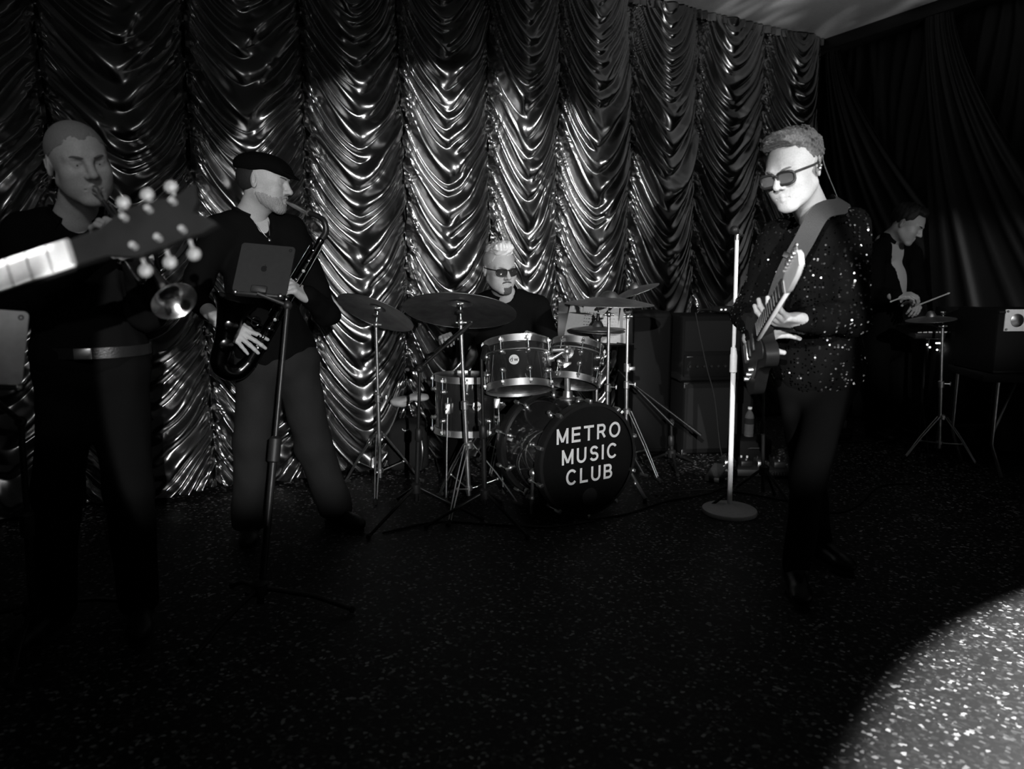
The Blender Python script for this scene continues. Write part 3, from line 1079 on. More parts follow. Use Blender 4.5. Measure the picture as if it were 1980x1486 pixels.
def cymbal_stand(label, base, top, hub_h, foot_r, ang, felt_axis=(0, 0, 1), group='cymbal stands', m='chrome'):
    b = np.array([base[0], base[1], 0.0])
    t = np.asarray(top, dtype=float)
    root = thing('cymbal_stand', label, 'stand', b, group)
    lo = b + up * 0.08
    d = t - lo
    p1, p2 = lo + d * 0.5, lo + d * 0.93
    MB().cyl(lo, p1, 0.0125, n=12).build('lower_tube', M[m], root)
    MB().cyl(p1 - d * 0.02, p2, 0.0095, n=12).build('upper_tube', M[m], root)
    MB().lathe(p1 - nrm(d) * 0.03, d, [(0, 0.0125), (0.004, 0.019), (0.045, 0.019), (0.05, 0.012)], 12).cyl(p1, p1 + np.array([0.05, -0.02, 0]), 0.005, n=8).box(
        p1 + np.array([0.05, -0.02, 0]), (0.005, 0.004, 0.014), None, 0.002).build('clamp', M[m], root)
    MB().ball(p2, 0.017, 10).cyl(p2, t + nrm(felt_axis) * 0.035, 0.0045, n=8).cyl(p2 - np.array([0.025, 0, 0]), p2 + np.array([0.03, 0, 0]), 0.006, n=8).build('tilter', M[m], root)
    MB().cyl(t - nrm(felt_axis) * 0.022, t - nrm(felt_axis) * 0.010, 0.017, n=14).cyl(t + nrm(felt_axis) * 0.012, t + nrm(felt_axis) * 0.020, 0.014, n=14).build('felt', M['rubber'], root)
    MB().ball(t + nrm(felt_axis) * 0.027, 0.008, 8).box(t + nrm(felt_axis) * 0.03, (0.018, 0.003, 0.005), None, 0.002).build('wing_nut', M[m], root)
    tripod(root, (b[0], b[1], hub_h), foot_r, ang, M[m])
    return root


def cymbal_mesh(c, axis, r, n=72):
    """thin bronze dish with bell, apex side along axis"""
    prof = [(-r * 0.16, r), (-r * 0.155, r)]
    m = 16
    for j in range(m + 1):
        q = 1 - j / m
        rad = 0.22 * r + (r - 0.22 * r) * q
        prof.append((-0.155 * r * ((rad - 0.2 * r) / (0.8 * r)) ** 1.25 + 0.0006 * math.sin(j * 2.6), rad))
    prof += [(0.012, 0.19 * r), (0.03, 0.13 * r), (0.036, 0.05 * r), (0.036, 0.006)]
    back = [(t - 0.0016, q) for t, q in prof[::-1]]
    return MB().lathe(c, axis, prof + back, n, False, False)


def cymbal(label, c, axis, r):
    c = np.asarray(c, dtype=float)
    o = cymbal_mesh(c + nrm(axis) * 0.012, axis, r).build('cymbal', M['cymbal'], origin=c)
    return tag(o, label, 'cymbal', 'cymbals of the drum kit')


c1, a1 = at(729, 598, 4.02), nrm((0.30, 0.42, 0.86))
cymbal('dark crash cymbal tilted on the stand nearest the saxophone player', c1, a1, 0.222)
cymbal_stand('chrome stand under the dark crash cymbal left of the drums', at_z(736, 948), c1 - a1 * 0.02, 0.34, 0.26, 0.6, a1)
c2, a2 = at(890, 590, 3.72), nrm((0.05, 0.36, 0.93))
cymbal('large ride cymbal showing its underside in front of the drummer', c2, a2, 0.292)
cymbal_stand('chrome stand carrying the large ride cymbal in front of the drummer', at_z(907, 985), c2 - a2 * 0.02, 0.36, 0.27, 2.3, a2)
c3, a3 = at(1178, 578, 4.25), nrm((0.02, -0.02, 1))
cymbal('crash cymbal seen nearly edge on above the sheet music', c3, a3, 0.262)
cymbal_stand('chrome stand under the edge-on crash cymbal right of the toms', (c3[0] + 0.005, 4.27), c3 - a3 * 0.02, 0.36, 0.25, 0.2, a3)
c4, a4 = at(1228, 560, 4.62), nrm((-0.34, -0.03, 0.94))
cymbal('tilted splash cymbal rising behind the edge-on crash cymbal', c4, a4, 0.155)
bs = at(1212, 800, 4.45)
stand4 = cymbal_stand('tall chrome boom stand with a wing bolt beside the amplifier', (bs[0], 4.45), at(1214, 590, 4.45), 0.40, 0.28, 5.35)
MB().cyl(at(1214, 600, 4.45), c4 - a4 * 0.02, 0.007, n=8).lathe(at(1213, 600, 4.43), (0, -1, 0), [(0, 0.026), (0.01, 0.026), (0.014, 0.018), (0.03, 0.015), (0.034, 0.004)], 16).build('boom_joint', M['chrome'], stand4)
MB().lathe(at(1213, 712, 4.45) - up * 0.02, up, [(0, 0.022), (0.05, 0.022)], 10).box(at(1222, 712, 4.43), (0.02, 0.012, 0.012), None, 0.003).build('memory_lock', M['chrome'], stand4)
# hi-hat: two dishes on one stand
hc = at(1156, 634, 4.5)
hh = thing('hi_hat', 'pair of hi-hat cymbals on a pull rod in front of the sheet music', 'cymbal', (hc[0], hc[1], 0))
cymbal_mesh(hc + up * 0.012, (0.03, -0.03, 1), 0.172, 56).build('top_cymbal', M['cymbal'], hh)
cymbal_mesh(hc - up * 0.034, (0.0, 0.0, -1), 0.172, 56).build('bottom_cymbal', M['cymbal'], hh)
MB().cyl(np.array([hc[0], hc[1], 0.1]), hc - up * 0.06, 0.011, n=10).cyl(hc - up * 0.06, hc + up * 0.13, 0.0035, n=8).build('rod', M['chrome'], hh)
MB().lathe(hc + up * 0.042, up, [(0, 0.012), (0.012, 0.014), (0.03, 0.009), (0.045, 0.011), (0.05, 0.004)], 12).build('clutch', M['black_metal'], hh)
tripod(hh, (hc[0], hc[1], 0.32), 0.24, 1.3, M['chrome'])
# snare drum between the toms and the drummer, on its basket stand
sc = at(1030, 715, 4.15)
snare = thing('snare_drum', 'snare drum half hidden behind the rack toms', 'drum', (sc[0], sc[1], 0))
shell_drum(snare, sc, (0.02, -0.08, 1), 0.33, 0.14, 8, 0.4)
MB().cyl(np.array([sc[0], sc[1], 0.1]), sc - up * 0.12, 0.012, n=10).cyl(sc - up * 0.13 - BD_T * 0.15, sc - up * 0.13 + BD_T * 0.15, 0.006, n=8).cyl(
    sc - up * 0.13 - BD_N * 0.15, sc - up * 0.13 + BD_N * 0.15, 0.006, n=8).build('basket', M['chrome'], snare)
tripod(snare, (sc[0], sc[1], 0.3), 0.22, 0.4, M['chrome'])
# drum throne
th_c = np.array([-0.06, 4.52, 0.0])
throne = thing('drum_throne', 'round black padded stool under the drummer', 'stool', th_c)
MB().lathe(th_c + up * 0.40, up, [(0, 0.13), (0.0, 0.17), (0.03, 0.185), (0.07, 0.18), (0.085, 0.15), (0.09, 0.02)], 32).build('seat', M['leather'], throne)
MB().cyl(th_c + up * 0.08, th_c + up * 0.41, 0.016, n=12).build('post', M['chrome'], throne)
tripod(throne, (th_c[0], th_c[1], 0.3), 0.24, 0.2, M['chrome'])


# ---- microphone stands
def mic_mesh(p, d, L=0.11, r=0.011, head=0.0):
    mb = MB()
    d = nrm(d)
    if head:
        mb.lathe(p, d, [(0, r * 0.8), (L * 0.7, r * 1.2), (L * 0.72, head), (L * 0.76, head * 1.06), (L * 0.8, head)], 14)
    else:
        mb.lathe(p, d, [(0, r * 0.8), (0.01, r), (L, r), (L + 0.004, r * 0.7)], 12)
    return mb


def boom_stand(label, foot, top, boom_a, boom_b, hub_h=0.2, foot_r=0.3, ang=0.3, name='boom_stand', mic=True, r=0.010):
    b = np.array([foot[0], foot[1], 0.0])
    root = thing(name, label, 'stand', b, 'black microphone boom stands')
    t = np.asarray(top, dtype=float)
    MB().cyl(b + up * 0.1, b * 0.45 + t * 0.55 + up * 0.04, r * 1.25, n=12).cyl(b * 0.5 + t * 0.5 + up * 0.05, t, r * 0.85, n=10).build('pole', M['black_metal'], root)
    MB().lathe(b * 0.45 + t * 0.55 - up * 0.02, t - b, [(0, r * 1.3), (0.01, r * 2), (0.06, r * 2), (0.07, r * 1.2)], 12).build('clutch', M['black_plastic'], root)
    a, e = np.asarray(boom_a, dtype=float), np.asarray(boom_b, dtype=float)
    if mic:
        MB().cyl(a, e, r * 0.8, n=10).build('boom', M['black_metal'], root)
        MB().ball(t, 0.022, 10).cyl(t, t + np.array([0, -0.05, 0]), 0.007, n=8).build('boom_clamp', M['black_plastic'], root)
    hub = (b[0], b[1], hub_h)
    for k in range(3):
        th = ang + k * 2.094
        d = np.array([math.cos(th), math.sin(th), 0])
        f = b + d * foot_r + up * 0.014
        lg = MB().cyl(np.array(hub) + d * 0.02, f, 0.008, n=8).build('leg', M['black_metal'], root)
        MB().ball(f, 0.0135, 8).build('rubber_foot', M['rubber'], lg)
    MB().lathe(np.array(hub) - up * 0.03, up, [(0, 0.014), (0.006, 0.026), (0.05, 0.026), (0.06, 0.013)], 12).build('hub', M['black_plastic'], root)
    return root


# boom stand in front of the floor tom
f1 = at_z(806, 1004)
tp1 = at(812, 712, f1[1])
bm = boom_stand('black boom stand with a pencil microphone before the floor tom', f1, tp1, at(815, 709, f1[1]), at(868, 662, f1[1] + 0.08), 0.17, 0.34, 4.1)
m1 = tag(mic_mesh(at(866, 664, f1[1] + 0.08), at(905, 630, f1[1] + 0.14) - at(866, 664, f1[1] + 0.08), 0.165, 0.012).build('microphone', M['black_metal']),
         'slim pencil microphone pointing up at the ride cymbal', 'microphone')
f2 = at_z(938, 1012)
boom_stand('straight dark microphone stand between the floor tom and the bass drum', f2, at(931, 694, f2[1]), f2, f2, 0.16, 0.30, 3.4, mic=False)
mp = at(931, 694, f2[1])
tag(mic_mesh(mp - up * 0.005, (0.12, 0.5, 0.35), 0.12, 0.012, 0.02).build('microphone', M['black_metal']), 'small drum microphone on the straight dark stand', 'microphone')
# low boom stand with two arms right of the kit
f3 = at_z(1298, 905)
b3 = boom_stand('low black boom stand with two long arms in front of the amplifier', f3, at(1298, 815, f3[1]), at(1195, 715, f3[1] + 0.15), at(1302, 822, f3[1] - 0.05), 0.1, 0.2, 0.5)
MB().cyl(at(1215, 735, f3[1] + 0.2), at(1330, 822, f3[1]), 0.007, n=8).cyl(at(1330, 822, f3[1]), at(1355, 841, f3[1] - 0.02), 0.0125, n=10).build('second_boom', M['black_metal'], b3)
# white stand with the heavy round base
wf = at_z(1410, 990)
wt = at(1425, 462, wf[1] - 0.02)
ws = thing('microphone_stand', 'white microphone stand with heavy round base beside the guitarist', 'stand', wf)
MB().lathe(wf + up * 0.001, up, [(0, 0.143), (0.012, 0.144), (0.02, 0.14), (0.03, 0.10), (0.034, 0.03), (0.045, 0.02), (0.05, 0.013)], 48).build('base', M['white_paint'], ws)
kk = wf + (wt - wf) * 0.58
MB().cyl(wf + up * 0.03, kk, 0.0132, n=16).build('lower_tube', M['white_paint'], ws)
MB().cyl(kk - up * 0.02, wt, 0.0098, n=14).build('upper_tube', M['white_paint'], ws)
MB().lathe(kk - nrm(wt - wf) * 0.075, wt - wf, [(0, 0.014), (0.004, 0.0185), (0.09, 0.0185), (0.10, 0.0165), (0.13, 0.0155), (0.134, 0.0105)], 16).build('clutch', M['white_paint'], ws)
MB().cyl(wt - up * 0.004, wt + up * 0.016, 0.012, n=12).ball(wt + up * 0.02, 0.011, 10).build('thread', M['steel'], ws)
md = nrm(at(1421, 437, wt[1] - 0.05) - at(1446, 455, wt[1] + 0.05))
mmic = mic_mesh(wt + up * 0.034 - md * 0.055, md, 0.11, 0.012, 0.021)
mmic.ball(wt + up * 0.034 + md * 0.032, 0.022, 12)
mo = tag(mmic.build('microphone', M['black_plastic']), 'black vocal microphone clipped on the white stand', 'microphone')
MB().cyl(wt + up * 0.036 - md * 0.028, wt + up * 0.036 + md * 0.0, 0.0142, n=12).build('silver_band', M['chrome'], mo)
# black pole stand behind the guitarist
f5 = at_z(1473, 985)
boom_stand('thin dark stand standing just behind the guitar', f5, at(1477, 705, f5[1]), f5, f5, 0.22, 0.28, 1.0, mic=False, r=0.008)


# ---- sheet music on a stand
mc = at(1152, 625, 4.72)
ms = thing('music_stand', 'black music stand behind the hi-hat', 'stand', (mc[0], mc[1] + 0.1, 0))
nx = nrm((0.96, 0.10, -0.0))
nu = nrm(np.array([0.04, 0.34, 0.94]))
nn = np.cross(nx, nu)
MB().box(mc - nn * -0.0 + nrm(np.cross(nx, nu)) * -0.012, (0.25, 0.15, 0.003), rotm(nx, nu, nn), 0.001).build('desk', M['black_metal'], ms)
MB().box(mc - nu * 0.15 + nn * 0.012, (0.25, 0.004, 0.025), rotm(nx, nu, nn), 0.001).build('ledge', M['black_metal'], ms)
MB().cyl((mc[0], mc[1] + 0.1, 0.1), mc - nn * 0.02, 0.011, n=10).build('pole', M['black_metal'], ms)
tripod(ms, (mc[0], mc[1] + 0.1, 0.25), 0.24, 0.9, M['black_metal'], False)
for k, (ox, ang, lab) in enumerate(((-0.135, 0.18, 'loose white page leaning at the left of the sheet music'),
                                    (-0.035, 0.10, 'sheet of handwritten music lines behind the hi-hat rod'),
                                    (0.085, 0.06, 'plain sheet of music behind the crash cymbal stand'),
                                    (0.185, 0.14, 'folded white sheet at the right end of the music stand'))):
    cc = mc + nx * ox + nn * (0.004 + 0.003 * (k % 3)) - nu * 0.01
    x2 = nx * math.cos(ang) - nu * math.sin(ang)
    u2 = nx * math.sin(ang) + nu * math.cos(ang)
    sh = thing('music_sheet', lab, 'sheet music', cc, 'sheets on the music stand')
    MB().box(cc, (0.062 if k != 3 else 0.035, 0.125, 0.0006), rotm(x2, u2, nn)).build('page', M['paper'], sh, smooth=False)
    if k in (1, 2):
        rr_ = random.Random(k)
        mb = MB()
        for row in range(9):
            x0 = -0.05
            while x0 < 0.045:
                wd = rr_.uniform(0.004, 0.016)
                mb.box(cc + nn * 0.0011 + x2 * (x0 + wd / 2) + u2 * (0.08 - row * 0.021 + rr_.uniform(-0.001, 0.001)), (wd / 2, 0.0022 if k == 1 else 0.0008, 0.0003), rotm(x2, u2, nn))
                x0 += wd + rr_.uniform(0.004, 0.01)
        mb.build('written_notes', M['ink'], sh, smooth=False)['kind'] = 'stuff'

# ---- bag with a cloth on top, left of the floor tom
bg = at_z(790, 905)
bag = thing('gear_bag', 'dark soft bag with a small bull-horn mark beside the floor tom', 'bag', bg)
bc = bg + up * 0.15
V, F = surface_net([('b', bc, (0.13, 0.10, 0.15), None, 0.05, 0.02), ('e', bc + np.array([0.02, -0.07, -0.03]), (0.09, 0.05, 0.09), None, 0.04),
                    ('e', bc + np.array([-0.02, 0, 0.14]), (0.11, 0.08, 0.04), None, 0.04)], 0.009,
                   disp=lambda X, F: 0.006 * vnoise(X, 40, 3))
mesh_obj('body', V, F, M['charcoal_cloth'], bag)
MB().tube([bc + np.array([0.09, -0.08, 0.12]), bc + np.array([0.11, -0.13, 0.0]), bc + np.array([0.09, -0.10, -0.13])], 0.011, 8, smooth=5).build('strap', M['steel'], bag)
hp = at(784, 832, bg[1] - 0.13)
MB().tube([hp + np.array([-0.02, 0, 0.012]), hp + np.array([-0.014, 0, 0.002]), hp, hp + np.array([0.014, 0, 0.002]), hp + np.array([0.02, 0, 0.012])], 0.0028, 6, smooth=3).ball(
    hp - up * 0.008, 0.005, 8).build('emblem', M['white_ink'], bag)
tw = at(792, 770, bg[1] - 0.02)
V, F = surface_net([('e', tw, (0.12, 0.08, 0.022), rotm(nrm((0.95, 0.1, 0.16)), nrm((-0.1, 1, 0)), nrm((-0.16, 0, 1))), 0.02), ('e', tw + np.array([0.07, -0.03, 0.01]), (0.06, 0.05, 0.022), None, 0.02),
                    ('e', tw + np.array([-0.06, -0.02, -0.022]), (0.05, 0.05, 0.03), None, 0.02)], 0.006, disp=lambda X, F: 0.006 * vnoise(X, 55, 9))
tag(mesh_obj('folded_cloth', V, F, M['white_cloth']), 'crumpled white cloth lying on top of the dark bag', 'cloth')

# ================================================================== amplifiers and stage gear
def amp_box(root, c, half, rot, name='cabinet', bev=0.015):
    return MB().box(c, half, rot, bev).build(name, M['tolex'], root)


ROT_B = rotm(BACK_DIR, -BACK_N, up)
# lower cabinet
AY = 5.05
cab_c = at(1372, 790, AY)
cab_c[2] = 0.26
cab = thing('speaker_cabinet', 'black speaker cabinet with metal corners under the guitar amplifier', 'speaker', (cab_c[0], cab_c[1], 0))
ROT_A = rotm(nrm((0.99, 0.12, 0)), nrm((-0.12, 0.99, 0)), up)
amp_box(cab, cab_c, (0.26, 0.16, 0.255), ROT_A)
MB().box(cab_c - ROT_A[:, 1] * 0.161, (0.228, 0.004, 0.215), ROT_A, 0.002).build('grille', M['grille'], cab)
for sx in (-1, 1):
    for sz in (-1, 1):
        q = cab_c + ROT_A[:, 0] * sx * 0.252 - ROT_A[:, 1] * 0.163 + up * sz * 0.247
        MB().box(q - ROT_A[:, 0] * sx * 0.012, (0.02, 0.004, 0.008), ROT_A, 0.002).box(q - up * sz * 0.012, (0.008, 0.004, 0.02), ROT_A, 0.002).build('metal_corner', M['steel'], cab)
for sx in (-1, 1):
    for sy in (-1, 1):
        MB().cyl(cab_c + ROT_A[:, 0] * sx * 0.23 + ROT_A[:, 1] * sy * 0.12 - up * 0.26, cab_c + ROT_A[:, 0] * sx * 0.23 + ROT_A[:, 1] * sy * 0.12 - up * 0.25, 0.016, n=10).build('foot', M['rubber'], cab)
# combo amplifier on top, two stacked fronts
combo_c = np.array([cab_c[0] - 0.02, cab_c[1], 0.515 + 0.23])
combo = thing('guitar_amplifier', 'black combo guitar amplifier with grey grille on the cabinet', 'amplifier', (combo_c[0], combo_c[1], 0.515))
amp_box(combo, combo_c + up * 0.0, (0.27, 0.15, 0.23), ROT_A)
MB().box(combo_c - ROT_A[:, 1] * 0.151 + up * 0.085, (0.240, 0.004, 0.105), ROT_A, 0.002).build('grille', M['grille'], combo)
MB().box(combo_c - ROT_A[:, 1] * 0.151 - up * 0.12, (0.240, 0.004, 0.075), ROT_A, 0.002).build('control_panel', M['tolex'], combo)
for k in range(6):
    q = combo_c - ROT_A[:, 1] * 0.155 - up * 0.12 + ROT_A[:, 0] * (-0.2 + k * 0.05)
    MB().cyl(q, q - ROT_A[:, 1] * 0.018, 0.011, 0.009, n=10).build('knob', M['black_plastic'], combo)
MB().box(combo_c - ROT_A[:, 1] * 0.157 + ROT_A[:, 0] * -0.20 - up * 0.055, (0.022, 0.002, 0.004), ROT_A, 0.001).build('nameplate', M['chrome'], combo)
MB().tube([combo_c + up * 0.232 - ROT_A[:, 0] * 0.1, combo_c + up * 0.255 - ROT_A[:, 0] * 0.07, combo_c + up * 0.255 + ROT_A[:, 0] * 0.07, combo_c + up * 0.232 + ROT_A[:, 0] * 0.1], 0.009, 8, smooth=4).build('handle', M['leather'], combo)
# small wireless receiver on the amp
rx = combo_c + up * (0.23 + 0.022) + ROT_A[:, 0] * 0.10 - ROT_A[:, 1] * 0.07
recv = thing('wireless_receiver', 'small receiver with lit display on top of the guitar amplifier', 'receiver', rx - up * 0.02)
MB().box(rx + up * 0.012, (0.10, 0.07, 0.018), ROT_A, 0.004).build('body', M['black_plastic'], recv)
for k, dx in enumerate((-0.085, -0.055, 0.06)):
    MB().box(rx + up * 0.012 - ROT_A[:, 1] * 0.071 + ROT_A[:, 0] * dx, (0.006 if k < 2 else 0.014, 0.002, 0.005), ROT_A).build('display', M['led_dim'], recv)
for s in (-1, 1):
    MB().cyl(rx + up * 0.03 + ROT_A[:, 0] * s * 0.09 + ROT_A[:, 1] * 0.05, rx + up * 0.06 + ROT_A[:, 0] * s * 0.13 + ROT_A[:, 1] * 0.05, 0.004, n=8).build('antenna', M['black_plastic'], recv)
# thin cable hanging down the front of the amp
mb = MB().tube([at(1345, 604, 4.86), at(1355, 655, 4.85), at(1368, 715, 4.85), at(1382, 770, 4.85), at(1392, 860, 4.8), at_z(1400, 893, 0.006)], 0.0035, 6, smooth=6)
tag(mb.build('amplifier_cable', M['rubber']), 'thin cable hanging down the front of the guitar amplifier', 'cable')
# tall black loudspeaker left of the amp
sp_c = at(1247, 730, 5.0)
spk = thing('loudspeaker', 'tall black loudspeaker box left of the guitar amplifier', 'speaker', (sp_c[0], 5.05, 0))
sp_c = np.array([sp_c[0], 5.05, 0.50])
MB().box(sp_c, (0.145, 0.16, 0.495), ROT_A, 0.02).build('cabinet', M['tolex'], spk)
MB().box(sp_c - ROT_A[:, 1] * 0.162, (0.128, 0.004, 0.46), ROT_A, 0.003).build('grille', M['tolex'], spk)

# ---- water bottle standing on a small box
bx = at_z(1447, 888)
bx[1] += 0.0
bt = thing('equipment_case', 'small black case under the water bottle', 'case', bx)
MB().box(bx + up * 0.08, (0.12, 0.10, 0.078), None, 0.01).build('body', M['tolex'], bt)
MB().tube([bx + np.array([-0.04, -0.102, 0.10]), bx + np.array([-0.03, -0.125, 0.11]), bx + np.array([0.03, -0.125, 0.11]), bx + np.array([0.04, -0.102, 0.10])], 0.006, 6, smooth=4).build('handle', M['rubber'], bt)
wb = np.array([at(1447, 850, bx[1])[0], bx[1] - 0.0, 0.16])
bot = thing('water_bottle', 'clear plastic water bottle behind the guitar', 'bottle', wb)
MB().lathe(wb + up * 0.001, up, [(0, 0.026), (0.004, 0.031), (0.03, 0.032), (0.04, 0.0305), (0.05, 0.032), (0.07, 0.0305), (0.085, 0.032), (0.10, 0.0305), (0.13, 0.032), (0.15, 0.029), (0.17, 0.018), (0.178, 0.012), (0.19, 0.012)], 24).build('body', M['water'], bot)
MB().cyl(wb + up * 0.19, wb + up * 0.205, 0.0145, n=16).build('cap', M['white_ink'], bot)
MB().lathe(wb + up * 0.09, up, [(0, 0.0325), (0.04, 0.0325)], 24, False, False).build('label_band', M['charcoal_cloth'], bot)

# ---- pedalboard in front of the amp
pb = at_z(1455, 915)
board = thing('pedal_board', 'low black pedal board with lettering at its front edge', 'pedal board', pb)
bc = pb + up * 0.03
MB().box(bc, (0.20, 0.10, 0.025), rotm(nrm((0.98, -0.12, 0)), nrm((0.12, 0.98, 0)), up), 0.006).build('tray', M['black_plastic'], board)
text_mesh('lettering', 'classic', 0.035, bc + np.array([0.135, -0.122, 0.004]), (0.98, -0.12, 0), (0, 0, 1), M['steel'], board)
pr = rotm(nrm((0.98, -0.12, 0)), nrm((0.12, 0.98, 0)), up)
plabels = ['left pedal on the black board with a silver switch', 'second pedal from the left on the black board', 'third pedal from the left on the black board', 'right pedal on the black board next to the lettering']
for k in range(4):
    q = bc + pr[:, 0] * (-0.15 + 0.1 * k) + up * 0.045
    pd = thing('effects_pedal', plabels[k], 'pedal', q - up * 0.02, 'effects pedals on the board')
    MB().box(q, (0.036, 0.058, 0.02), pr, 0.004).build('housing', M['black_metal'] if k % 2 else M['steel'], pd)
    MB().cyl(q + up * 0.02 - pr[:, 1] * 0.035, q + up * 0.03 - pr[:, 1] * 0.035, 0.008, n=10).build('foot_switch', M['chrome'], pd)
    for s in (-1, 1):
        MB().cyl(q + up * 0.02 + pr[:, 1] * 0.03 + pr[:, 0] * s * 0.018, q + up * 0.033 + pr[:, 1] * 0.03 + pr[:, 0] * s * 0.018, 0.007, n=8).build('knob', M['white_ink'] if k == 1 else M['black_plastic'], pd)
tag(MB().tube([bc + pr[:, 0] * -0.13 + up * 0.05 - pr[:, 1] * 0.06, bc + pr[:, 0] * -0.19 + up * 0.045 - pr[:, 1] * 0.10, bc + pr[:, 0] * -0.27 - up * 0.02 - pr[:, 1] * 0.09], 0.006, 8, smooth=4).build('patch_cable', M['steel']),
    'bright patch cable leaving the left pedal', 'cable')
# second small pedal unit left of the white stand
q = at_z(1385, 925) + up * 0.02
wah = thing('rocker_pedal', 'flat rocker pedal lying left of the white stand', 'pedal', q - up * 0.02)
MB().box(q, (0.05, 0.10, 0.018), rotm(nrm((0.8, -0.5, 0)), nrm((0.5, 0.8, 0)), up), 0.006).build('base', M['black_metal'], wah)
MB().box(q + up * 0.03, (0.042, 0.09, 0.008), rotm(nrm((0.8, -0.5, 0)), nrm((0.47, 0.78, 0.2)), nrm((-0.1, -0.15, 0.98))), 0.004).build('treadle', M['rubber'], wah)

# ---- right hand side: percussion and racks of the man at the back
RY = 5.0
rc = at(1800, 611, 4.75)
cy = tag(cymbal_mesh(rc, (-0.10, -0.02, 1), 0.15, 56).build('cymbal', M['cymbal'], origin=rc), 'bright cymbal catching light before the man in the white shirt', 'cymbal')
rb = at(1818, 850, 4.75)
rs = cymbal_stand('chrome cymbal stand before the equipment racks at the right', (rb[0], 4.75), at(1823, 612, 4.75), 0.30, 0.24, 5.3, group='cymbal stands')
MB().cyl(at(1823, 616, 4.75), rc + up * 0.0, 0.006, n=8).build('boom', M['chrome'], rs)
pc_ = at(1795, 640, 5.0)
pad = thing('sample_pad', 'black electronic percussion pad with a row of bright keys', 'percussion pad', (pc_[0], pc_[1], 0))
MB().box(pc_, (0.17, 0.12, 0.022), rotm(nrm((1, 0.05, 0)), nrm((-0.05, 0.95, 0.2)), nrm((0, -0.2, 0.98))), 0.008).build('case', M['black_plastic'], pad)
for k in range(8):
    MB().box(pc_ + np.array([-0.13 + k * 0.036, -0.125, 0.004]), (0.013, 0.004, 0.005), None, 0.001).build('key', M['white_ink'], pad)
MB().cyl((pc_[0], pc_[1], 0.1), pc_ - up * 0.02, 0.013, n=10).build('pole', M['black_metal'], pad)
tripod(pad, (pc_[0], pc_[1], 0.35), 0.24, 0.3, M['black_metal'], False)
rk = at(1866, 665, 4.93)
rack = thing('equipment_rack', 'open black equipment rack with small lit switches behind the chrome stand', 'rack', (rk[0], rk[1], 0))
rkc = np.array([rk[0], rk[1], 0.62])
for s in (-1, 1):
    MB().box(rkc + np.array([s * 0.135, 0, 0]), (0.010, 0.14, 0.40), None, 0.003).build('side_panel', M['black_metal'], rack)
for zz in (-0.39, -0.02, 0.39):
    MB().box(rkc + up * zz, (0.130, 0.14, 0.012), None, 0.003).build('shelf', M['black_metal'], rack)
for k, zz in enumerate((0.12, 0.25)):
    u_ = MB().box(rkc + np.array([0, -0.0, zz]), (0.122, 0.13, 0.05), None, 0.004).build('rack_unit', M['black_plastic'], rack)
    for j in range(4):
        MB().box(rkc + np.array([-0.09 + j * 0.055 + 0.012 * k, -0.132, zz + 0.01]), (0.004, 0.003, 0.018), None, 0.001).build('handle', M['steel'], u_)
for (px, py) in ((1793, 666), (1798, 671), (1812, 676)):
    p = at(px, py, 4.98)
    MB().ball(p, 0.006, 8).build('indicator_lamp', M['led'], pad)
MB().box(at(1816, 663, 4.97), (0.022, 0.004, 0.004)).build('indicator_bar', M['led'], pad)
# flight case with a bright corner plate on a folding table
tb = at(1945, 727, 4.40)
tz = tb[2]
table = thing('folding_table', 'folding table with bent metal legs at the right edge', 'table', (tb[0] + 0.2, tb[1], 0))
tcn = np.array([tb[0] + 0.13, tb[1] + 0.1, tz])
MB().box(tcn, (0.30, 0.26, 0.022), rotm(nrm((0.98, -0.18, 0)), nrm((0.18, 0.98, 0)), up), 0.006).build('table_top', M['charcoal_cloth'], table)
for s in (-1, 1):
    for q in (-1, 1):
        p = tcn + np.array([s * 0.24, q * 0.2, -0.02])
        MB().tube([p, p + np.array([0, 0, -tz * 0.62]), np.array([p[0] - s * 0.08 * (1 if s < 0 else -1), p[1], 0.012])], 0.011, 8).build('leg', M['steel'], table)
    MB().cyl(tcn + np.array([s * 0.24, -0.2, -tz * 0.55]), tcn + np.array([s * 0.02, -0.05, -0.02]), 0.008, n=8).build('brace', M['steel'], table)
fl = at(1955, 620, 4.42)
case = thing('flight_case', 'black flight case with bright riveted corner plate on the table', 'case', (fl[0] + 0.1, fl[1] + 0.1, tz + 0.022))
fc_ = np.array([fl[0] + 0.10, fl[1] + 0.12, 0])
ch = (at(1955, 598, 4.42)[2] - tz - 0.022) / 2
fc_[2] = tz + 0.022 + ch
MB().box(fc_, (0.24, 0.2, ch), None, 0.01).build('shell', M['tolex'], case)
pl = at(1952, 619, 4.34)
pl = np.array([pl[0] + 0.04, fc_[1] - 0.203, pl[2]])
cp = MB().box(pl, (0.072, 0.004, 0.066), None, 0.002).build('corner_plate', M['white_paint'], case)
MB().lathe(pl - np.array([0, 0.004, 0]), (0, -1, 0), [(0, 0.04), (0.004, 0.04), (0.012, 0.02), (0.014, 0.001)], 20).build('boss', M['steel'], cp)
for sx in (-1, 1):
    for sz in (-1, 1):
        MB().ball(pl + np.array([sx * 0.06, -0.005, sz * 0.054]), 0.008, 8).build('rivet', M['steel'], cp)
for s in (-1, 1):
    MB().box(fc_ + np.array([0, -0.2, s * (ch - 0.012)]), (0.235, 0.006, 0.008), None, 0.002).build('edge_rail', M['black_metal'], case)
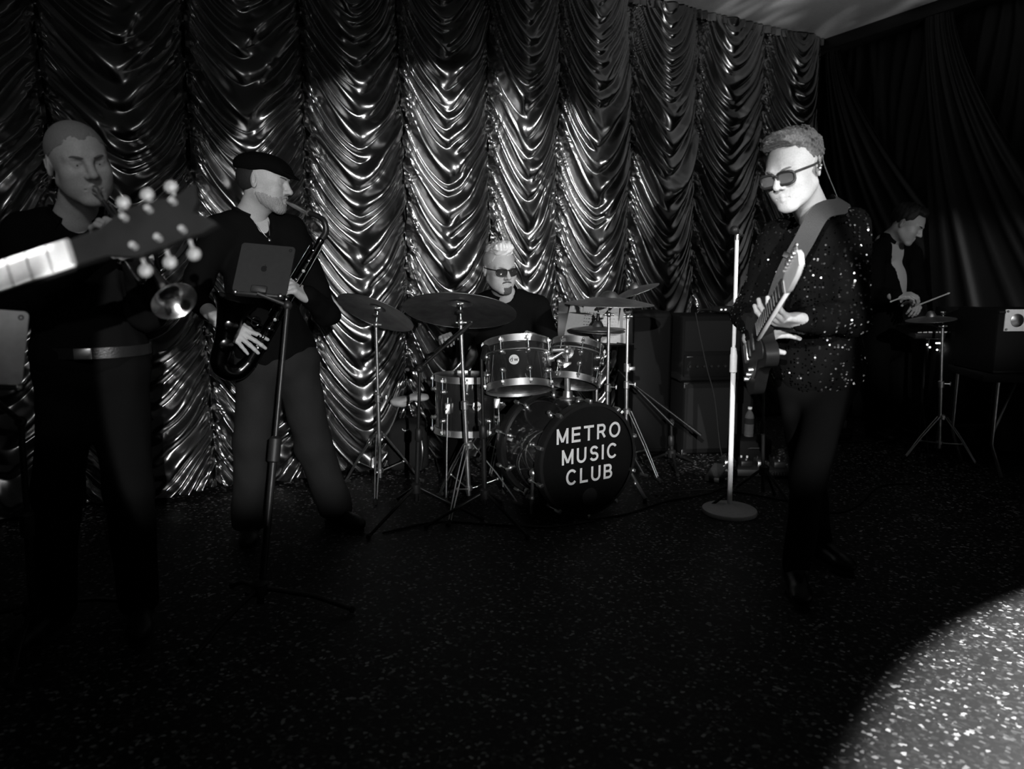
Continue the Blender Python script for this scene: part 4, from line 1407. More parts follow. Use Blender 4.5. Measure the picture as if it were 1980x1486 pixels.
# power strip and adapters on the floor
pw = at_z(1624, 848)
ps = thing('power_unit', 'small power unit with white plug among cables behind the guitarist', 'power unit', pw)
MB().box(pw + up * 0.045, (0.07, 0.05, 0.044), None, 0.008).build('housing', M['black_plastic'], ps)
MB().box(pw + np.array([0.0, -0.03, 0.12]), (0.022, 0.018, 0.03), None, 0.004).build('plug', M['pale_button'], ps)
MB().tube([pw + np.array([0, -0.03, 0.14]), pw + np.array([-0.02, -0.04, 0.19]), pw + np.array([-0.06, -0.05, 0.16]), pw + np.array([-0.07, -0.05, 0.08])], 0.004, 6, smooth=5).build('lead', M['rubber'], ps)
for j in range(2):
    MB().box(pw + np.array([0, -0.052, 0.03 + 0.022 * j]), (0.05, 0.002, 0.002)).build('vent_slot', M['steel'], ps)

# ---- cables on the floor
def floor_cable(label, pix, r=0.005):
    pts = [at_z(x, y, r + 0.001) for x, y in pix]
    o = MB().tube(pts, r, 6, smooth=8).build('floor_cable', M['rubber'], smooth=True)
    tag(o, label, 'cable', 'black cables on the stage floor')


floor_cable('black cable running from the bass drum port along the floor', [(1150, 1003), (1180, 998), (1215, 992), (1290, 968), (1360, 955), (1420, 935)])
floor_cable('black cable trailing behind the white stand base', [(1268, 957), (1310, 950), (1370, 946), (1440, 953), (1520, 967), (1600, 975)])
floor_cable('black cable behind the guitarist reaching the racks', [(1610, 856), (1680, 852), (1740, 850), (1800, 853), (1870, 850)])
floor_cable('black cable lying in a curve right of the guitarist', [(1560, 985), (1620, 990), (1660, 975), (1700, 940), (1760, 935)])
floor_cable('black cable in front of the drum stands', [(740, 1030), (850, 1008), (960, 1014), (1060, 1018), (1140, 1008)])

# ================================================================== people
def head_axes(yaw, pitch, roll=0.0):
    """columns: person's right, face direction, crown direction (world). yaw 0 faces the camera, + turns to the picture's right; pitch + looks down"""
    f = np.array([math.sin(yaw), -math.cos(yaw), 0.0])
    x = np.array([-math.cos(yaw), -math.sin(yaw), 0.0])
    u = np.array([0, 0, 1.0])
    f2 = f * math.cos(pitch) - u * math.sin(pitch)
    u2 = u * math.cos(pitch) + f * math.sin(pitch)
    x3 = x * math.cos(roll) + u2 * math.sin(roll)
    u3 = u2 * math.cos(roll) - x * math.sin(roll)
    return rotm(x3, f2, u3)


def head_prims(o):
    jw = o.get('jaw', 1.0)
    P = [('e', (0, -0.016, 0.036), (0.0755, 0.098, 0.083), None, 0.02),
         ('e', (0, 0.026, 0.018), (0.066, 0.072, 0.075), None, 0.03),
         ('e', (0, 0.030, -0.040), (0.057 * jw, 0.062, 0.070), None, 0.03),
         ('c', (0.052 * jw, 0.004, -0.052), (0.020, 0.070, -0.100), 0.019, 0.017, 0.025),
         ('c', (-0.052 * jw, 0.004, -0.052), (-0.020, 0.070, -0.100), 0.019, 0.017, 0.025),
         ('e', (0, 0.083, -0.102), (0.023, 0.016, 0.018), None, 0.024),
         ('c', (0.018, 0.0915, 0.020), (0.045, 0.074, 0.018), 0.0105, 0.010, 0.014),
         ('c', (-0.018, 0.0915, 0.020), (-0.045, 0.074, 0.018), 0.0105, 0.010, 0.014),
         ('e', (0.041, 0.064, -0.026), (0.023, 0.024, 0.021), None, 0.03),
         ('e', (-0.041, 0.064, -0.026), (0.023, 0.024, 0.021), None, 0.03),
         ('e', (0.031, 0.1005, -0.001), (0.019, 0.013, 0.012), None, 0.014, '-'),
         ('e', (-0.031, 0.1005, -0.001), (0.019, 0.013, 0.012), None, 0.014, '-'),
         ('c', (0, 0.089, 0.020), (0, 0.1135, -0.026), 0.0085, 0.0115, 0.013),
         ('e', (0, 0.1165, -0.031), (0.0115, 0.0115, 0.0105), None, 0.008),
         ('e', (0.0125, 0.104, -0.034), (0.0082, 0.0105, 0.008), None, 0.007),
         ('e', (-0.0125, 0.104, -0.034), (0.0082, 0.0105, 0.008), None, 0.007),
         ('e', (0.0065, 0.113, -0.0415), (0.004, 0.0055, 0.004), None, 0.003, '-'),
         ('e', (-0.0065, 0.113, -0.0415), (0.004, 0.0055, 0.004), None, 0.003, '-'),
         # eyeballs under lids
         ('e', (0.031, 0.0785, -0.001), (0.0135, 0.0125, 0.0105), None, 0.006),
         ('e', (-0.031, 0.0785, -0.001), (0.0135, 0.0125, 0.0105), None, 0.006),
         ('c', (0.021, 0.0885, 0.006), (0.042, 0.0835, 0.006), 0.0042, 0.004, 0.004),
         ('c', (-0.021, 0.0885, 0.006), (-0.042, 0.0835, 0.006), 0.0042, 0.004, 0.004),
         ('c', (0.022, 0.0865, -0.0095), (0.041, 0.083, -0.0085), 0.0032, 0.003, 0.004),
         ('c', (-0.022, 0.0865, -0.0095), (-0.041, 0.083, -0.0085), 0.0032, 0.003, 0.004),
         # mouth
         ('e', (0, 0.079, -0.066), (0.031, 0.017, 0.022), None, 0.022),
         ('e', (0.036, 0.046, -0.058), (0.025, 0.032, 0.032), None, 0.03),
         ('e', (-0.036, 0.046, -0.058), (0.025, 0.032, 0.032), None, 0.03),
         ('c', (-0.021, 0.0905, -0.0655), (0, 0.0965, -0.0625), 0.0032, 0.0050, 0.007),
         ('c', (0.021, 0.0905, -0.0655), (0, 0.0965, -0.0625), 0.0032, 0.0050, 0.007),
         ('c', (-0.018, 0.090, -0.0735), (0, 0.0945, -0.0755), 0.0032, 0.0060, 0.007),
         ('c', (0.018, 0.090, -0.0735), (0, 0.0945, -0.0755), 0.0032, 0.0060, 0.007),
         ('c', (-0.023, 0.093, -0.0700), (0.023, 0.093, -0.0700), 0.0016, 0.0016, 0.004, '-'),
         ('c', (-0.02, 0.112, -0.0690), (0.02, 0.112, -0.0690), 0.009, 0.009, 0.002, '-') if o.get('open') else ('c', (0, 0.11, -0.05), (0, 0.104, -0.057), 0.0022, 0.0022, 0.004, '-')]
    for s in (1, -1):   # ears
        er = rotm(nrm((s * 0.88, -0.47, 0)), nrm((s * 0.46, 0.86, 0.2)), nrm((-s * 0.09, -0.17, 0.98)))
        P += [('e', (s * 0.077, -0.010, -0.004), (0.0085, 0.0185, 0.032), er, 0.006),
              ('e', (s * 0.0855, -0.005, 0.002), (0.006, 0.0105, 0.020), er, 0.004, '-'),
              ('c', (s * 0.0845, -0.012, 0.014), (s * 0.084, -0.012, -0.008), 0.0028, 0.003, 0.003)]
    return P


def hand_prims(curl, spread=0.0, thumb=(0.35, 0.5), side=1, wrist_len=0.02, wr=0.0245):
    """wrist at the origin, fingers along +y, back of the hand +z, thumb on +x*side. curl: 4 values (radians per joint)"""
    P = [('b', (0, 0.047, 0), (0.040, 0.047, 0.0145), None, 0.0135, 0.008),
         ('e', (side * 0.022, 0.035, -0.008), (0.019, 0.034, 0.015), None, 0.012),
         ('e', (-side * 0.024, 0.038, -0.006), (0.014, 0.036, 0.014), None, 0.012),
         ('c', (0, 0.012, 0), (0, -wrist_len, 0), 0.0235, wr, 0.02)]
    mcp = [(0.029, 0.090), (0.0095, 0.095), (-0.0105, 0.091), (-0.029, 0.081)]
    lens = [(0.042, 0.026, 0.020), (0.046, 0.029, 0.021), (0.043, 0.027, 0.020), (0.033, 0.021, 0.018)]
    for i in range(4):
        x, y = mcp[i]
        p = np.array([side * x, y, 0.001])
        az = spread * (1.5 - i) * side
        ang = 0.0
        r = 0.0098 - 0.0006 * (i == 3) * 2
        c = curl[i] if isinstance(curl[i], (tuple, list)) else (curl[i],) * 3
        for j in range(3):
            ang += c[j]
            d = np.array([math.sin(az) * math.cos(ang), math.cos(az) * math.cos(ang), -math.sin(ang)])
            q = p + d * lens[i][j]
            r2 = r - 0.0009
            P.append(('c', p, q, r, r2, 0.0045 if j else 0.009))
            p, r = q, r2
    b = np.array([side * 0.026, 0.022, -0.006])
    a0, a1 = thumb[0], thumb[1]
    drop = thumb[2] if len(thumb) > 2 else 0.35
    r = 0.0125
    for j, L in enumerate((0.040, 0.032, 0.026)):
        aa = a0 + (1.0 - j * 0.5) * a1
        d = nrm((side * math.sin(aa), math.cos(aa), -drop * (0.6 + 0.5 * j)))
        q = b + d * L
        P.append(('c', b, q, r, r - 0.0012, 0.008))
        b, r = q, r - 0.0013
    return P


def hand_frame(direction, back):
    y = nrm(direction)
    z = nrm(np.asarray(back) - y * np.dot(back, y))
    return rotm(np.cross(y, z), y, z)


def limb(a, b, ra, rb, k=0.03):
    return ('c', a, b, ra, rb, k)


def person(label, o):
    """o: world joints and looks. Returns the root Empty; body is one mesh, clothing and hair are its neighbours under the root"""
    J = {k: np.asarray(v, dtype=float) for k, v in o['J'].items()}
    pel = J['pelvis']
    root = thing('person', label, 'person', (pel[0], pel[1], 0.0))
    skin = M[o.get('skin', 'skin')]
    sc = o.get('scale', 1.05)
    A = head_axes(*o['head_rot'])
    hc = J['head']
    nb = J['neck']
    W = lambda V: hc + (V * sc) @ A.T
    toL = lambda p: ((np.asarray(p) - hc) @ A) / sc
    nl = toL(nb)
    # ---------- head and neck
    HP = head_prims(o) + [('c', (0, -0.022, -0.055), nl, 0.052, 0.057, 0.03),
                          ('c', (0, 0.02, -0.085), nl * 0.8 + np.array([0, 0.02, -0.01]), 0.03, 0.04, 0.03),
                          ('c', nl, nl + (nl / np.linalg.norm(nl)) * 0.04, 0.058, 0.075, 0.03)]
    V, F = surface_net(HP, 0.0024)
    parts = [(W(V), F)]
    # ---------- torso, arms, legs under the clothes
    sL, sR = J['sh_a'], J['sh_b']          # a = picture left, b = picture right
    sx = nrm(sR - sL)
    spine = nrm(nb - pel)
    fw = nrm(np.cross(spine, sx))
    sx2 = np.cross(fw, spine)
    tr = rotm(sx2, fw, spine)
    chest = pel * 0.36 + (sL + sR) / 2 * 0.64
    bw = o.get('build', 1.0)
    hipL, hipR = J['hip_a'], J['hip_b']

    def torso(d):
        return [('e', chest, (0.165 * bw + d, 0.112 * bw + d, 0.205 + d), tr, 0.05),
                ('e', pel + spine * 0.10, (0.145 * bw + d, 0.105 * bw + d, 0.16 + d), tr, 0.05),
                ('c', sL * 0.93 + nb * 0.07 - spine * 0.01, sR * 0.93 + nb * 0.07 - spine * 0.01, 0.058 + d, 0.058 + d, 0.05),
                ('c', nb - spine * 0.02, (sL + nb) / 2, 0.05 + d * 0.7, 0.05 + d, 0.04), ('c', nb - spine * 0.02, (sR + nb) / 2, 0.05 + d * 0.7, 0.05 + d, 0.04)]

    def arms(d, upto=1.0):
        out_ = []
        for s in 'ab':
            S, E, Wr = J['sh_' + s], J['el_' + s], J['wr_' + s]
            cut_ = o.get('sleeve_' + s, 1.0) if upto == 'sleeve' else 1.0
            Wc = E + (Wr - E) * cut_
            out_ += [limb(S, E, 0.056 + d, 0.044 + d), limb(E, Wc, 0.043 + d * 1.1, 0.031 + (d * 0.75 if upto == 'sleeve' else d), 0.02)]
        return out_

    def legs(d, flare=0.0):
        out_ = [('e', pel, (0.165 * bw + d, 0.115 * bw + d, 0.11 + d), rotm(nrm(np.append((hipR - hipL)[:2], 0)), np.cross(up, nrm(np.append((hipR - hipL)[:2], 0))), up), 0.04)]
        for s in 'ab':
            H, K, An = J['hip_' + s], J['kn_' + s], J['an_' + s]
            out_ += [limb(H, K, 0.083 * bw + d, 0.057 + d + flare * 0.4, 0.04), limb(K, An, 0.055 + d + flare * 0.5, 0.040 + d + flare, 0.03)]
        return out_
    V, F = surface_net(torso(-0.006) + arms(-0.015) + legs(-0.008), 0.014)
    parts.append((V, F))
    # ---------- hands, with the forearm so that the wrist is continuous
    for s in 'ab':
        h = o.get('hand_' + s)
        if not h:
            continue
        fr = hand_frame(h['dir'], h['back'])
        hs = h.get('scale', 1.0)
        wr = J['wr_' + s]
        el = J['el_' + s]
        P = hand_prims(h['curl'], h.get('spread', 0.05), h.get('thumb', (0.35, 0.5)), h.get('side', 1))
        el_l = ((el - wr) @ fr) / hs
        P.append(('c', (0, -0.03, 0), el_l * h.get('fore', 0.45), 0.026, 0.034, 0.02))
        V, F = surface_net(P, 0.0022)
        parts.append((wr + (V * hs) @ fr.T, F))
    allV, allF, n = [], [], 0
    for V, F in parts:
        allV.append(V)
        allF.append(F + n)
        n += len(V)
    mesh_obj('body', np.concatenate(allV), np.concatenate(allF), skin, root)
    # ---------- clothing
    seed = o.get('seed', 1)
    fold = lambda amp, sc_: (lambda X, Fv: np.clip(amp * (vnoise((X[0], X[1], X[2] * 1.6), sc_, seed) + 0.6 * vnoise((X[0] * 1.3, X[1] * 1.3, X[2]), sc_ * 2.1, seed + 5)), -2.2 * amp, 0.0085))
    dS = o.get('shirt_d', 0.016)
    SP = torso(dS) + arms(dS, 'sleeve') + [('e', pel + up * 0.03, (0.165 * bw + dS + 0.004, 0.118 * bw + dS + 0.004, 0.12), tr, 0.05)]
    if o.get('boxy'):
        SP.append(('b', pel * 0.62 + nb * 0.38, (0.150 * bw + dS, 0.108 * bw + dS, 0.21), tr, 0.09, 0.06))
    # open neck: a wedge taken out of the front
    nk = o.get('neck_open', 0.05)
    ww = o.get('neck_w', 0.035)
    fdir = A[:, 1] * 0.4 + fw * (1 if np.dot(fw, A[:, 1]) > 0 else -1) * 0.6
    fdir = nrm(fdir - spine * np.dot(fdir, spine))
    front_pt = nb + fdir * 0.095
    SP += [('c', nb - spine * 0.02, nb + spine * 0.2, 0.060 * sc, 0.085, 0.006, '-'),
           ('c', nb + spine * 0.03 + fdir * 0.04, front_pt - spine * nk + fdir * 0.05, ww + 0.03, ww * 0.45, 0.006, '-')]
    shirt = mesh_obj(o.get('top_name', 'shirt'), *surface_net(SP, 0.0085, disp=fold(o.get('fold', 0.0045), 26)), M[o.get('top', 'black_cloth')], root)
    # collar: a band standing round the neck, open in front
    side = np.cross(spine, fdir)
    cpts, cn = [], []
    for j in range(25):
        th = R(40) + R(280) * j / 24
        d = fdir * math.cos(th) + side * math.sin(th)
        dropf = 0.035 * max(0, math.cos(th)) * 1.6
        cpts.append(nb + d * (0.072 * sc) + spine * (0.034 - dropf) + fdir * 0.012)
        cn.append(d + spine * 0.35)
    MB().ribbon(cpts, cn, 0.042, 0.005).build('collar', M[o.get('top', 'black_cloth')], shirt)
    LP = legs(o.get('leg_d', 0.016), o.get('flare', 0.012))
    lim = o.get('hem_top')
    mesh_obj('trousers', *surface_net(LP, 0.0095, disp=fold(0.004, 20), cut=lambda X: 0.055 - X[2] + 0 * X[0] + 0 * X[1]), M[o.get('legs', 'black_cloth')], root)
    for s in 'ab':
        An = J['an_' + s]
        toe = nrm(np.append(np.asarray(o['toe_' + s])[:2], 0))
        q = np.array([An[0], An[1], 0])
        sd = np.cross(up, toe)
        V, F = surface_net([('c', q + up * 0.055 - toe * 0.03, q + up * 0.045 + toe * 0.13, 0.043, 0.036, 0.03), ('c', q + up * 0.06, An + up * 0.03, 0.046, 0.045, 0.03),
                            ('e', q + up * 0.04 + toe * 0.15, (0.042, 0.06, 0.034), rotm(sd, toe, up), 0.02)], 0.007, cut=lambda X: 0.012 - X[2] + 0 * X[0] + 0 * X[1])
        sh = mesh_obj('shoe', V, F, M['leather'], root)
        sole = []
        for j in range(20):
            th = 2 * math.pi * j / 20
            yy = 0.058 + 0.145 * math.cos(th)
            sole.append((math.sin(th) * (0.047 if yy > 0.04 else 0.041), yy))
        MB().prism(sole, q + up * 0.001, sd * -1 if np.dot(np.cross(sd, toe), up) < 0 else sd, toe, 0.014).build('sole', M['rubber'], sh)
    ctx = dict(root=root, A=A, W=W, hc=hc, sc=sc, J=J, fw=fw, spine=spine, tr=tr, chest=chest, nb=nb, shirt=shirt, torso=torso, arms=arms, fdir=fdir)
    return root, ctx


def head_part(ctx, name, prims, material, h=0.003, disp=None, cut=None, parent=None):
    V, F = surface_net(prims, h, disp=disp, cut=cut)
    return mesh_obj(name, ctx['W'](V), F, material, parent or ctx['root'])


def eyes(ctx, brow=0.06, lids=False):
    """eyebrows and eyes"""
    for s in (1, -1):
        b = MB()
        pts = [ctx['W'](np.array([s * x, y, z])) for x, y, z in ((0.013, 0.1010, 0.0170), (0.026, 0.0995, 0.0205), (0.040, 0.0900, 0.0225), (0.051, 0.0790, 0.0185))]
        b.tube(pts, [0.0030, 0.0042, 0.0036, 0.0018], 6, smooth=4).build('eyebrow', mat('eyebrow_hair', brow, 0.8, var=0.2), ctx['root'])
        if not lids:
            e = MB().ball(ctx['W'](np.array([s * 0.031, 0.0808, -0.0015])), 0.0098 * ctx['sc'], 14).build('eye', M['pale_button'], ctx['root'])
            MB().ball(ctx['W'](np.array([s * 0.0300, 0.0878, -0.0015])), 0.0040 * ctx['sc'], 10).build('iris', M['ink'], e)


def glasses(ctx, lens_m, h=0.018, thick=0.0028, wrap=0.0, z0=-0.002, hw=0.0255):
    W = ctx['W']
    fr = MB()
    g = None
    outl = lambda s: [(s * (0.033 + hw * math.copysign(abs(math.cos(t)) ** 0.5, math.cos(t))), 0.112 - 0.010 * abs(math.cos(t)) ** 2 * (1 if math.cos(t) > 0 else 0.2) - wrap * (1 if math.cos(t) > 0 else 0),
                       z0 + h * math.copysign(abs(math.sin(t)) ** 0.6, math.sin(t)) - 0.002) for t in np.linspace(0, 2 * math.pi, 25)[:-1]]
    for s in (1, -1):
        o2 = [np.array(p) for p in outl(s)]
        fr.tube([W(p) for p in o2 + [o2[0]]], thick * ctx['sc'], 6)
        fr.tube([W(np.array(p)) for p in ((s * (0.0315 + hw), 0.100 - wrap, z0 + 0.008), (s * 0.071, 0.082 - wrap, z0 + 0.010), (s * 0.080, 0.02, z0 + 0.010), (s * 0.083, -0.012, z0 + 0.012))], thick * 0.95, 6, smooth=4)
    fr.tube([W(np.array(p)) for p in ((-0.008, 0.112, z0 + 0.008), (0, 0.1145, z0 + 0.010), (0.008, 0.112, z0 + 0.008))], thick, 6, smooth=3)
    g = fr.build('glasses', M['black_plastic'], ctx['root'])
    for s in (1, -1):
        o2 = [W(np.array(p)) for p in outl(s)]
        c = np.mean(o2, axis=0)
        vs = o2 + [c]
        fs = [(i, (i + 1) % 24, 24) for i in range(24)]
        mesh_obj('lens', vs, fs, lens_m, g)


infl = lambda ps, d: [('e', p[1], tuple(np.asarray(p[2]) + d), p[3], p[4]) if p[0] == 'e' else ('c', p[1], p[2], p[3] + d, p[4] + d, p[5]) for p in ps]
HAIR_DARK = mat('dark_hair', 0.02, 0.5, spec=0.4, bump=0.8, bscale=300, var=0.4)
HAIR_GREY = mat('greying_hair', 0.11, 0.55, spec=0.4, bump=0.8, bscale=260, var=0.4)
HAIR_WHITE = mat('bleached_hair', 0.75, 0.5, spec=0.4, bump=0.6, bscale=260, var=0.15)
BEARD = mat('stubble', 0.26, 0.8, bump=0.8, bscale=400, var=0.4)
BEARD_D = mat('dark_beard', 0.07, 0.8, bump=0.8, bscale=400, var=0.4)
BUZZ = mat('cropped_hair', 0.22, 0.8, bump=0.9, bscale=500, var=0.25)

# ------------------------------------------------------------------ trumpet player
D = 2.42
rootT, cT = person('man in dark shirt playing a trumpet, hair cropped very short', dict(
    J=dict(head=at(152, 315, D - 0.06), neck=at(146, 428, D + 0.03), sh_a=at(50, 455, D + 0.0), sh_b=at(252, 448, D + 0.12), pelvis=at(180, 705, D + 0.05),
           hip_a=at(133, 715, D + 0.03), hip_b=at(228, 715, D + 0.07), kn_a=at(112, 945, D), kn_b=at(248, 945, D + 0.05),
           an_a=np.array([at(105, 1170, D)[0], D, 0.09]), an_b=np.array([at(255, 1170, D)[0], D + 0.05, 0.09]),
           el_a=at(22, 600, D - 0.12), el_b=at(285, 602, D - 0.03), wr_a=at(196, 474, D - 0.26), wr_b=at(266, 486, D - 0.22)),
    head_rot=(R(46), R(8), R(-9)), scale=1.06, seed=11, toe_a=(-0.1, -1), toe_b=(0.5, -1), skin='skin_dim', neck_open=0.055, neck_w=0.03,
    hand_a=dict(dir=(0.45, -0.35, 0.30), back=(-0.5, -0.7, 0.2), curl=(0.7, 0.8, 0.8, 0.85), side=1),
    hand_b=dict(dir=(-0.35, -0.25, 0.65), back=(0.8, -0.3, 0.2), curl=(0.8, 0.9, 0.9, 0.9), side=-1)))
eyes(cT, 0.12)
head_part(cT, 'hair', infl(head_prims({})[:2], 0.0016), BUZZ, 0.0028,
          cut=lambda X: 0.002 * vnoise(X, 520, 2) + np.maximum(0.020 + 0.55 * X[1] - X[2] + 0 * X[0], (X[1] - 0.066) * 0.8 + (np.abs(X[0]) - 0.02) * 0.4 - (0.11 - X[2]) * 0.25))
# belt and buckle
Jt = cT['J']
pts = []
for j in range(33):
    th = 2 * math.pi * j / 32
    pts.append(Jt['pelvis'] + up * 0.055 + np.array([math.cos(th) * 0.192, math.sin(th) * 0.146, 0]))
belt = MB().ribbon(pts, [np.array([math.cos(2 * math.pi * j / 32), math.sin(2 * math.pi * j / 32), 0]) for j in range(33)], 0.036, 0.004).build('belt', M['leather'], rootT)
bk = Jt['pelvis'] + np.array([0.055, -0.146, 0.055])
MB().box(bk, (0.028, 0.004, 0.019), rotm(nrm((0.95, 0.14, 0)), nrm((-0.14, 0.95, 0)), up), 0.002).build('buckle', M['steel'], belt)

# the trumpet
mouth = cT['W'](np.array([0, 0.106, -0.069]))
bellc = at(330, 583, 1.97)
ta = nrm(bellc - mouth)
tl = np.linalg.norm(bellc - mouth)
tx = nrm(np.cross(ta, up))
tu = np.cross(tx, ta)
tr_root = thing('trumpet', 'brass trumpet played by the man at the left', 'trumpet', mouth)
MB().lathe(mouth - ta * 0.002, ta, [(0, 0.010), (0.0, 0.0135), (0.006, 0.0135), (0.014, 0.012), (0.024, 0.0065), (0.05, 0.0045), (0.085, 0.0052)], 18).build('mouthpiece', M['chrome'], tr_root)
off = -tu * 0.075
MB().tube([mouth + ta * 0.07, mouth + ta * 0.22, mouth + ta * 0.36, mouth + ta * 0.405 - tu * 0.012, mouth + ta * 0.42 + off * 0.5, mouth + ta * 0.405 + off * 0.88, mouth + ta * 0.36 + off, mouth + ta * 0.26 + off], 0.0062, 10, smooth=5).build('leadpipe', M['brass'], tr_root)
MB().tube([mouth + ta * 0.26 + off * 0.95 - tx * 0.012, mouth + ta * 0.13 + off * 0.98 - tx * 0.012, mouth + ta * 0.085 + off * 0.8 - tx * 0.012, mouth + ta * 0.075 + off * 0.45 - tx * 0.012, mouth + ta * 0.09 + off * 0.1 - tx * 0.012,
           mouth + ta * 0.14 - tx * 0.014, mouth + ta * (tl - 0.16) - tx * 0.01], [0.0062, 0.0062, 0.0064, 0.0066, 0.0068, 0.007, 0.0085], 10, smooth=6).build('bell_tube', M['brass'], tr_root)
bb = mouth + ta * (tl - 0.165) - tx * 0.01
prof = [(0, 0.0085), (0.05, 0.0115), (0.09, 0.0165), (0.12, 0.024), (0.142, 0.035), (0.155, 0.047), (0.163, 0.059), (0.165, 0.0615), (0.1655, 0.0605), (0.161, 0.056), (0.15, 0.040), (0.13, 0.026), (0.10, 0.017), (0.05, 0.010)]
MB().lathe(bb, ta, prof, 40, False, False).build('bell', M['brass'], tr_root)
for k in range(3):
    vc = mouth + ta * (0.20 + 0.026 * k) + off * 0.5
    vv = MB().cyl(vc - tu * 0.062, vc + tu * 0.055, 0.0115, n=14).cyl(vc + tu * 0.055, vc + tu * 0.062, 0.0125, n=14).build('valve', M['brass'], tr_root)
    MB().cyl(vc + tu * 0.06, vc + tu * 0.08, 0.003, n=8).cyl(vc + tu * 0.08, vc + tu * 0.084, 0.0085, n=12).build('finger_button', M['pale_button'], vv)

# ------------------------------------------------------------------ saxophone player
D = 3.32
rootS, cS = person('bearded man in flat cap and dark shirt playing a saxophone', dict(
    J=dict(head=at(510, 352, D), neck=at(482, 422, D + 0.05), sh_a=at(424, 448, D - 0.06), sh_b=at(562, 446, D + 0.12), pelvis=at(536, 690, D + 0.06),
           hip_a=at(502, 700, D + 0.02), hip_b=at(572, 700, D + 0.10), kn_a=at(490, 855, D), kn_b=at(606, 860, D + 0.12),
           an_a=np.array([at(482, 1000, D)[0], D, 0.09]), an_b=np.array([at(650, 1000, D + 0.18)[0], D + 0.18, 0.09]),
           el_a=at(372, 572, D - 0.12), el_b=at(630, 604, D + 0.0), wr_a=at(433, 626, D - 0.27), wr_b=at(594, 572, D - 0.16)),
    head_rot=(R(86), R(7), R(2)), scale=1.06, seed=21, toe_a=(0.3, -1), toe_b=(0.9, -0.7), legs='charcoal_cloth', flare=0.024, leg_d=0.02, neck_open=0.11, neck_w=0.028, sleeve_a=0.42,
    hand_a=dict(dir=(0.80, -0.10, -0.50), back=(0.25, -0.85, 0.42), curl=((0.15, 0.2, 0.2), (0.2, 0.25, 0.25), (0.15, 0.25, 0.25), (0.1, 0.15, 0.2)), spread=0.17, side=-1, thumb=(0.2, 0.3, 0.9), fore=0.75, scale=1.05),
    hand_b=dict(dir=(-0.40, -0.66, 0.44), back=(0.65, -0.25, 0.60), curl=((0.75, 0.9, 0.7), (0.8, 0.95, 0.7), (0.85, 0.95, 0.7), (0.85, 0.95, 0.7)), spread=0.07, side=1, thumb=(0.2, 0.2, 0.8), scale=1.05)))
eyes(cS, 0.08, lids=True)
HPS = [p for p in head_prims({}) if not psub(p)][:12]
jawp = [p for p in head_prims({})[2:6]] + [('e', (0, 0.079, -0.066), (0.031, 0.017, 0.022), None, 0.022), ('e', (0.036, 0.046, -0.058), (0.025, 0.032, 0.032), None, 0.03), ('e', (-0.036, 0.046, -0.058), (0.025, 0.032, 0.032), None, 0.03)]


def beard_cut(lo, hi_y):
    # keeps chin, jaw line and moustache; leaves lips free
    def f(X):
        a = X[2] + 0.052 - 0.10 * np.maximum(0, 0.06 - X[1]) + 0 * X[0]
        b = hi_y - X[1] + 0 * X[0]
        lips = 0.013 - np.sqrt((X[0] * 0.55) ** 2 + (X[2] + 0.0695) ** 2)
        return np.maximum(np.maximum(a, b) + 0.005 * vnoise(X, 480, 7) + 0.003 * vnoise(X, 900, 8), lips)
    return f


head_part(cS, 'beard', infl(jawp, 0.0020), BEARD, 0.003, disp=lambda X, Fv: 0.0012 * vnoise(X, 500, 3), cut=beard_cut(0, -0.005))
for sgn in (1, -1):
    MB().tube([cS['W'](np.array(p)) for p in ((sgn * 0.002, 0.1045, -0.052), (sgn * 0.014, 0.101, -0.0545), (sgn * 0.025, 0.092, -0.062), (sgn * 0.028, 0.086, -0.075))], [0.004, 0.005, 0.004, 0.003], 7, smooth=4).build('moustache', BEARD, rootS)
# flat cap
CAPM = mat('cap_felt', 0.003, 0.9, spec=0.05, bump=0.4, bscale=400, var=0.2)
head_part(cS, 'flat_cap', [('e', (0, -0.022, 0.062), (0.086, 0.112, 0.058), None, 0.02), ('e', (0, 0.060, 0.060), (0.070, 0.062, 0.034), rotm(np.array([1., 0, 0]), nrm((0, 0.95, -0.30)), nrm((0, 0.30, 0.95))), 0.03),
                           ('e', (0, 0.110, 0.040), (0.062, 0.042, 0.0075), rotm(np.array([1., 0, 0]), nrm((0, 0.93, -0.36)), nrm((0, 0.36, 0.93))), 0.012)], CAPM, 0.0035,
          cut=lambda X: np.maximum(0.030 - 0.12 * X[1] - X[2] + 0 * X[0], X[1] * 0 + X[0] * 0 - 1))
head_part(cS, 'hair', [('e', (0, -0.020, 0.02), (0.0775, 0.0985, 0.085), None, 0.01)], HAIR_DARK, 0.0035,
          cut=lambda X: np.maximum(np.maximum(-0.045 - X[2], X[2] - 0.045), X[1] + 0.012) + 0 * X[0])
# neck chain with pendant and wrist band
nbS, fS, sS = cS['nb'], cS['fdir'], cS['spine']
sdS = np.cross(sS, fS)
MB().tube([nbS + sdS * 0.055 + fS * 0.045 + sS * 0.02, nbS + sdS * 0.035 + fS * 0.085 - sS * 0.03, nbS + fS * 0.112 - sS * 0.105, nbS - sdS * 0.035 + fS * 0.085 - sS * 0.03, nbS - sdS * 0.055 + fS * 0.045 + sS * 0.02], 0.0022, 6, smooth=5).ball(
    nbS + fS * 0.115 - sS * 0.115, 0.010, 10).build('neck_chain', M['steel'], rootS)
wrS = cS['J']['wr_a']
dS_ = nrm(wrS - cS['J']['el_a'])
MB().torus(wrS - dS_ * 0.035, dS_, 0.0305, 0.004, 24, 6).build('wrist_band', M['rubber'], rootS)

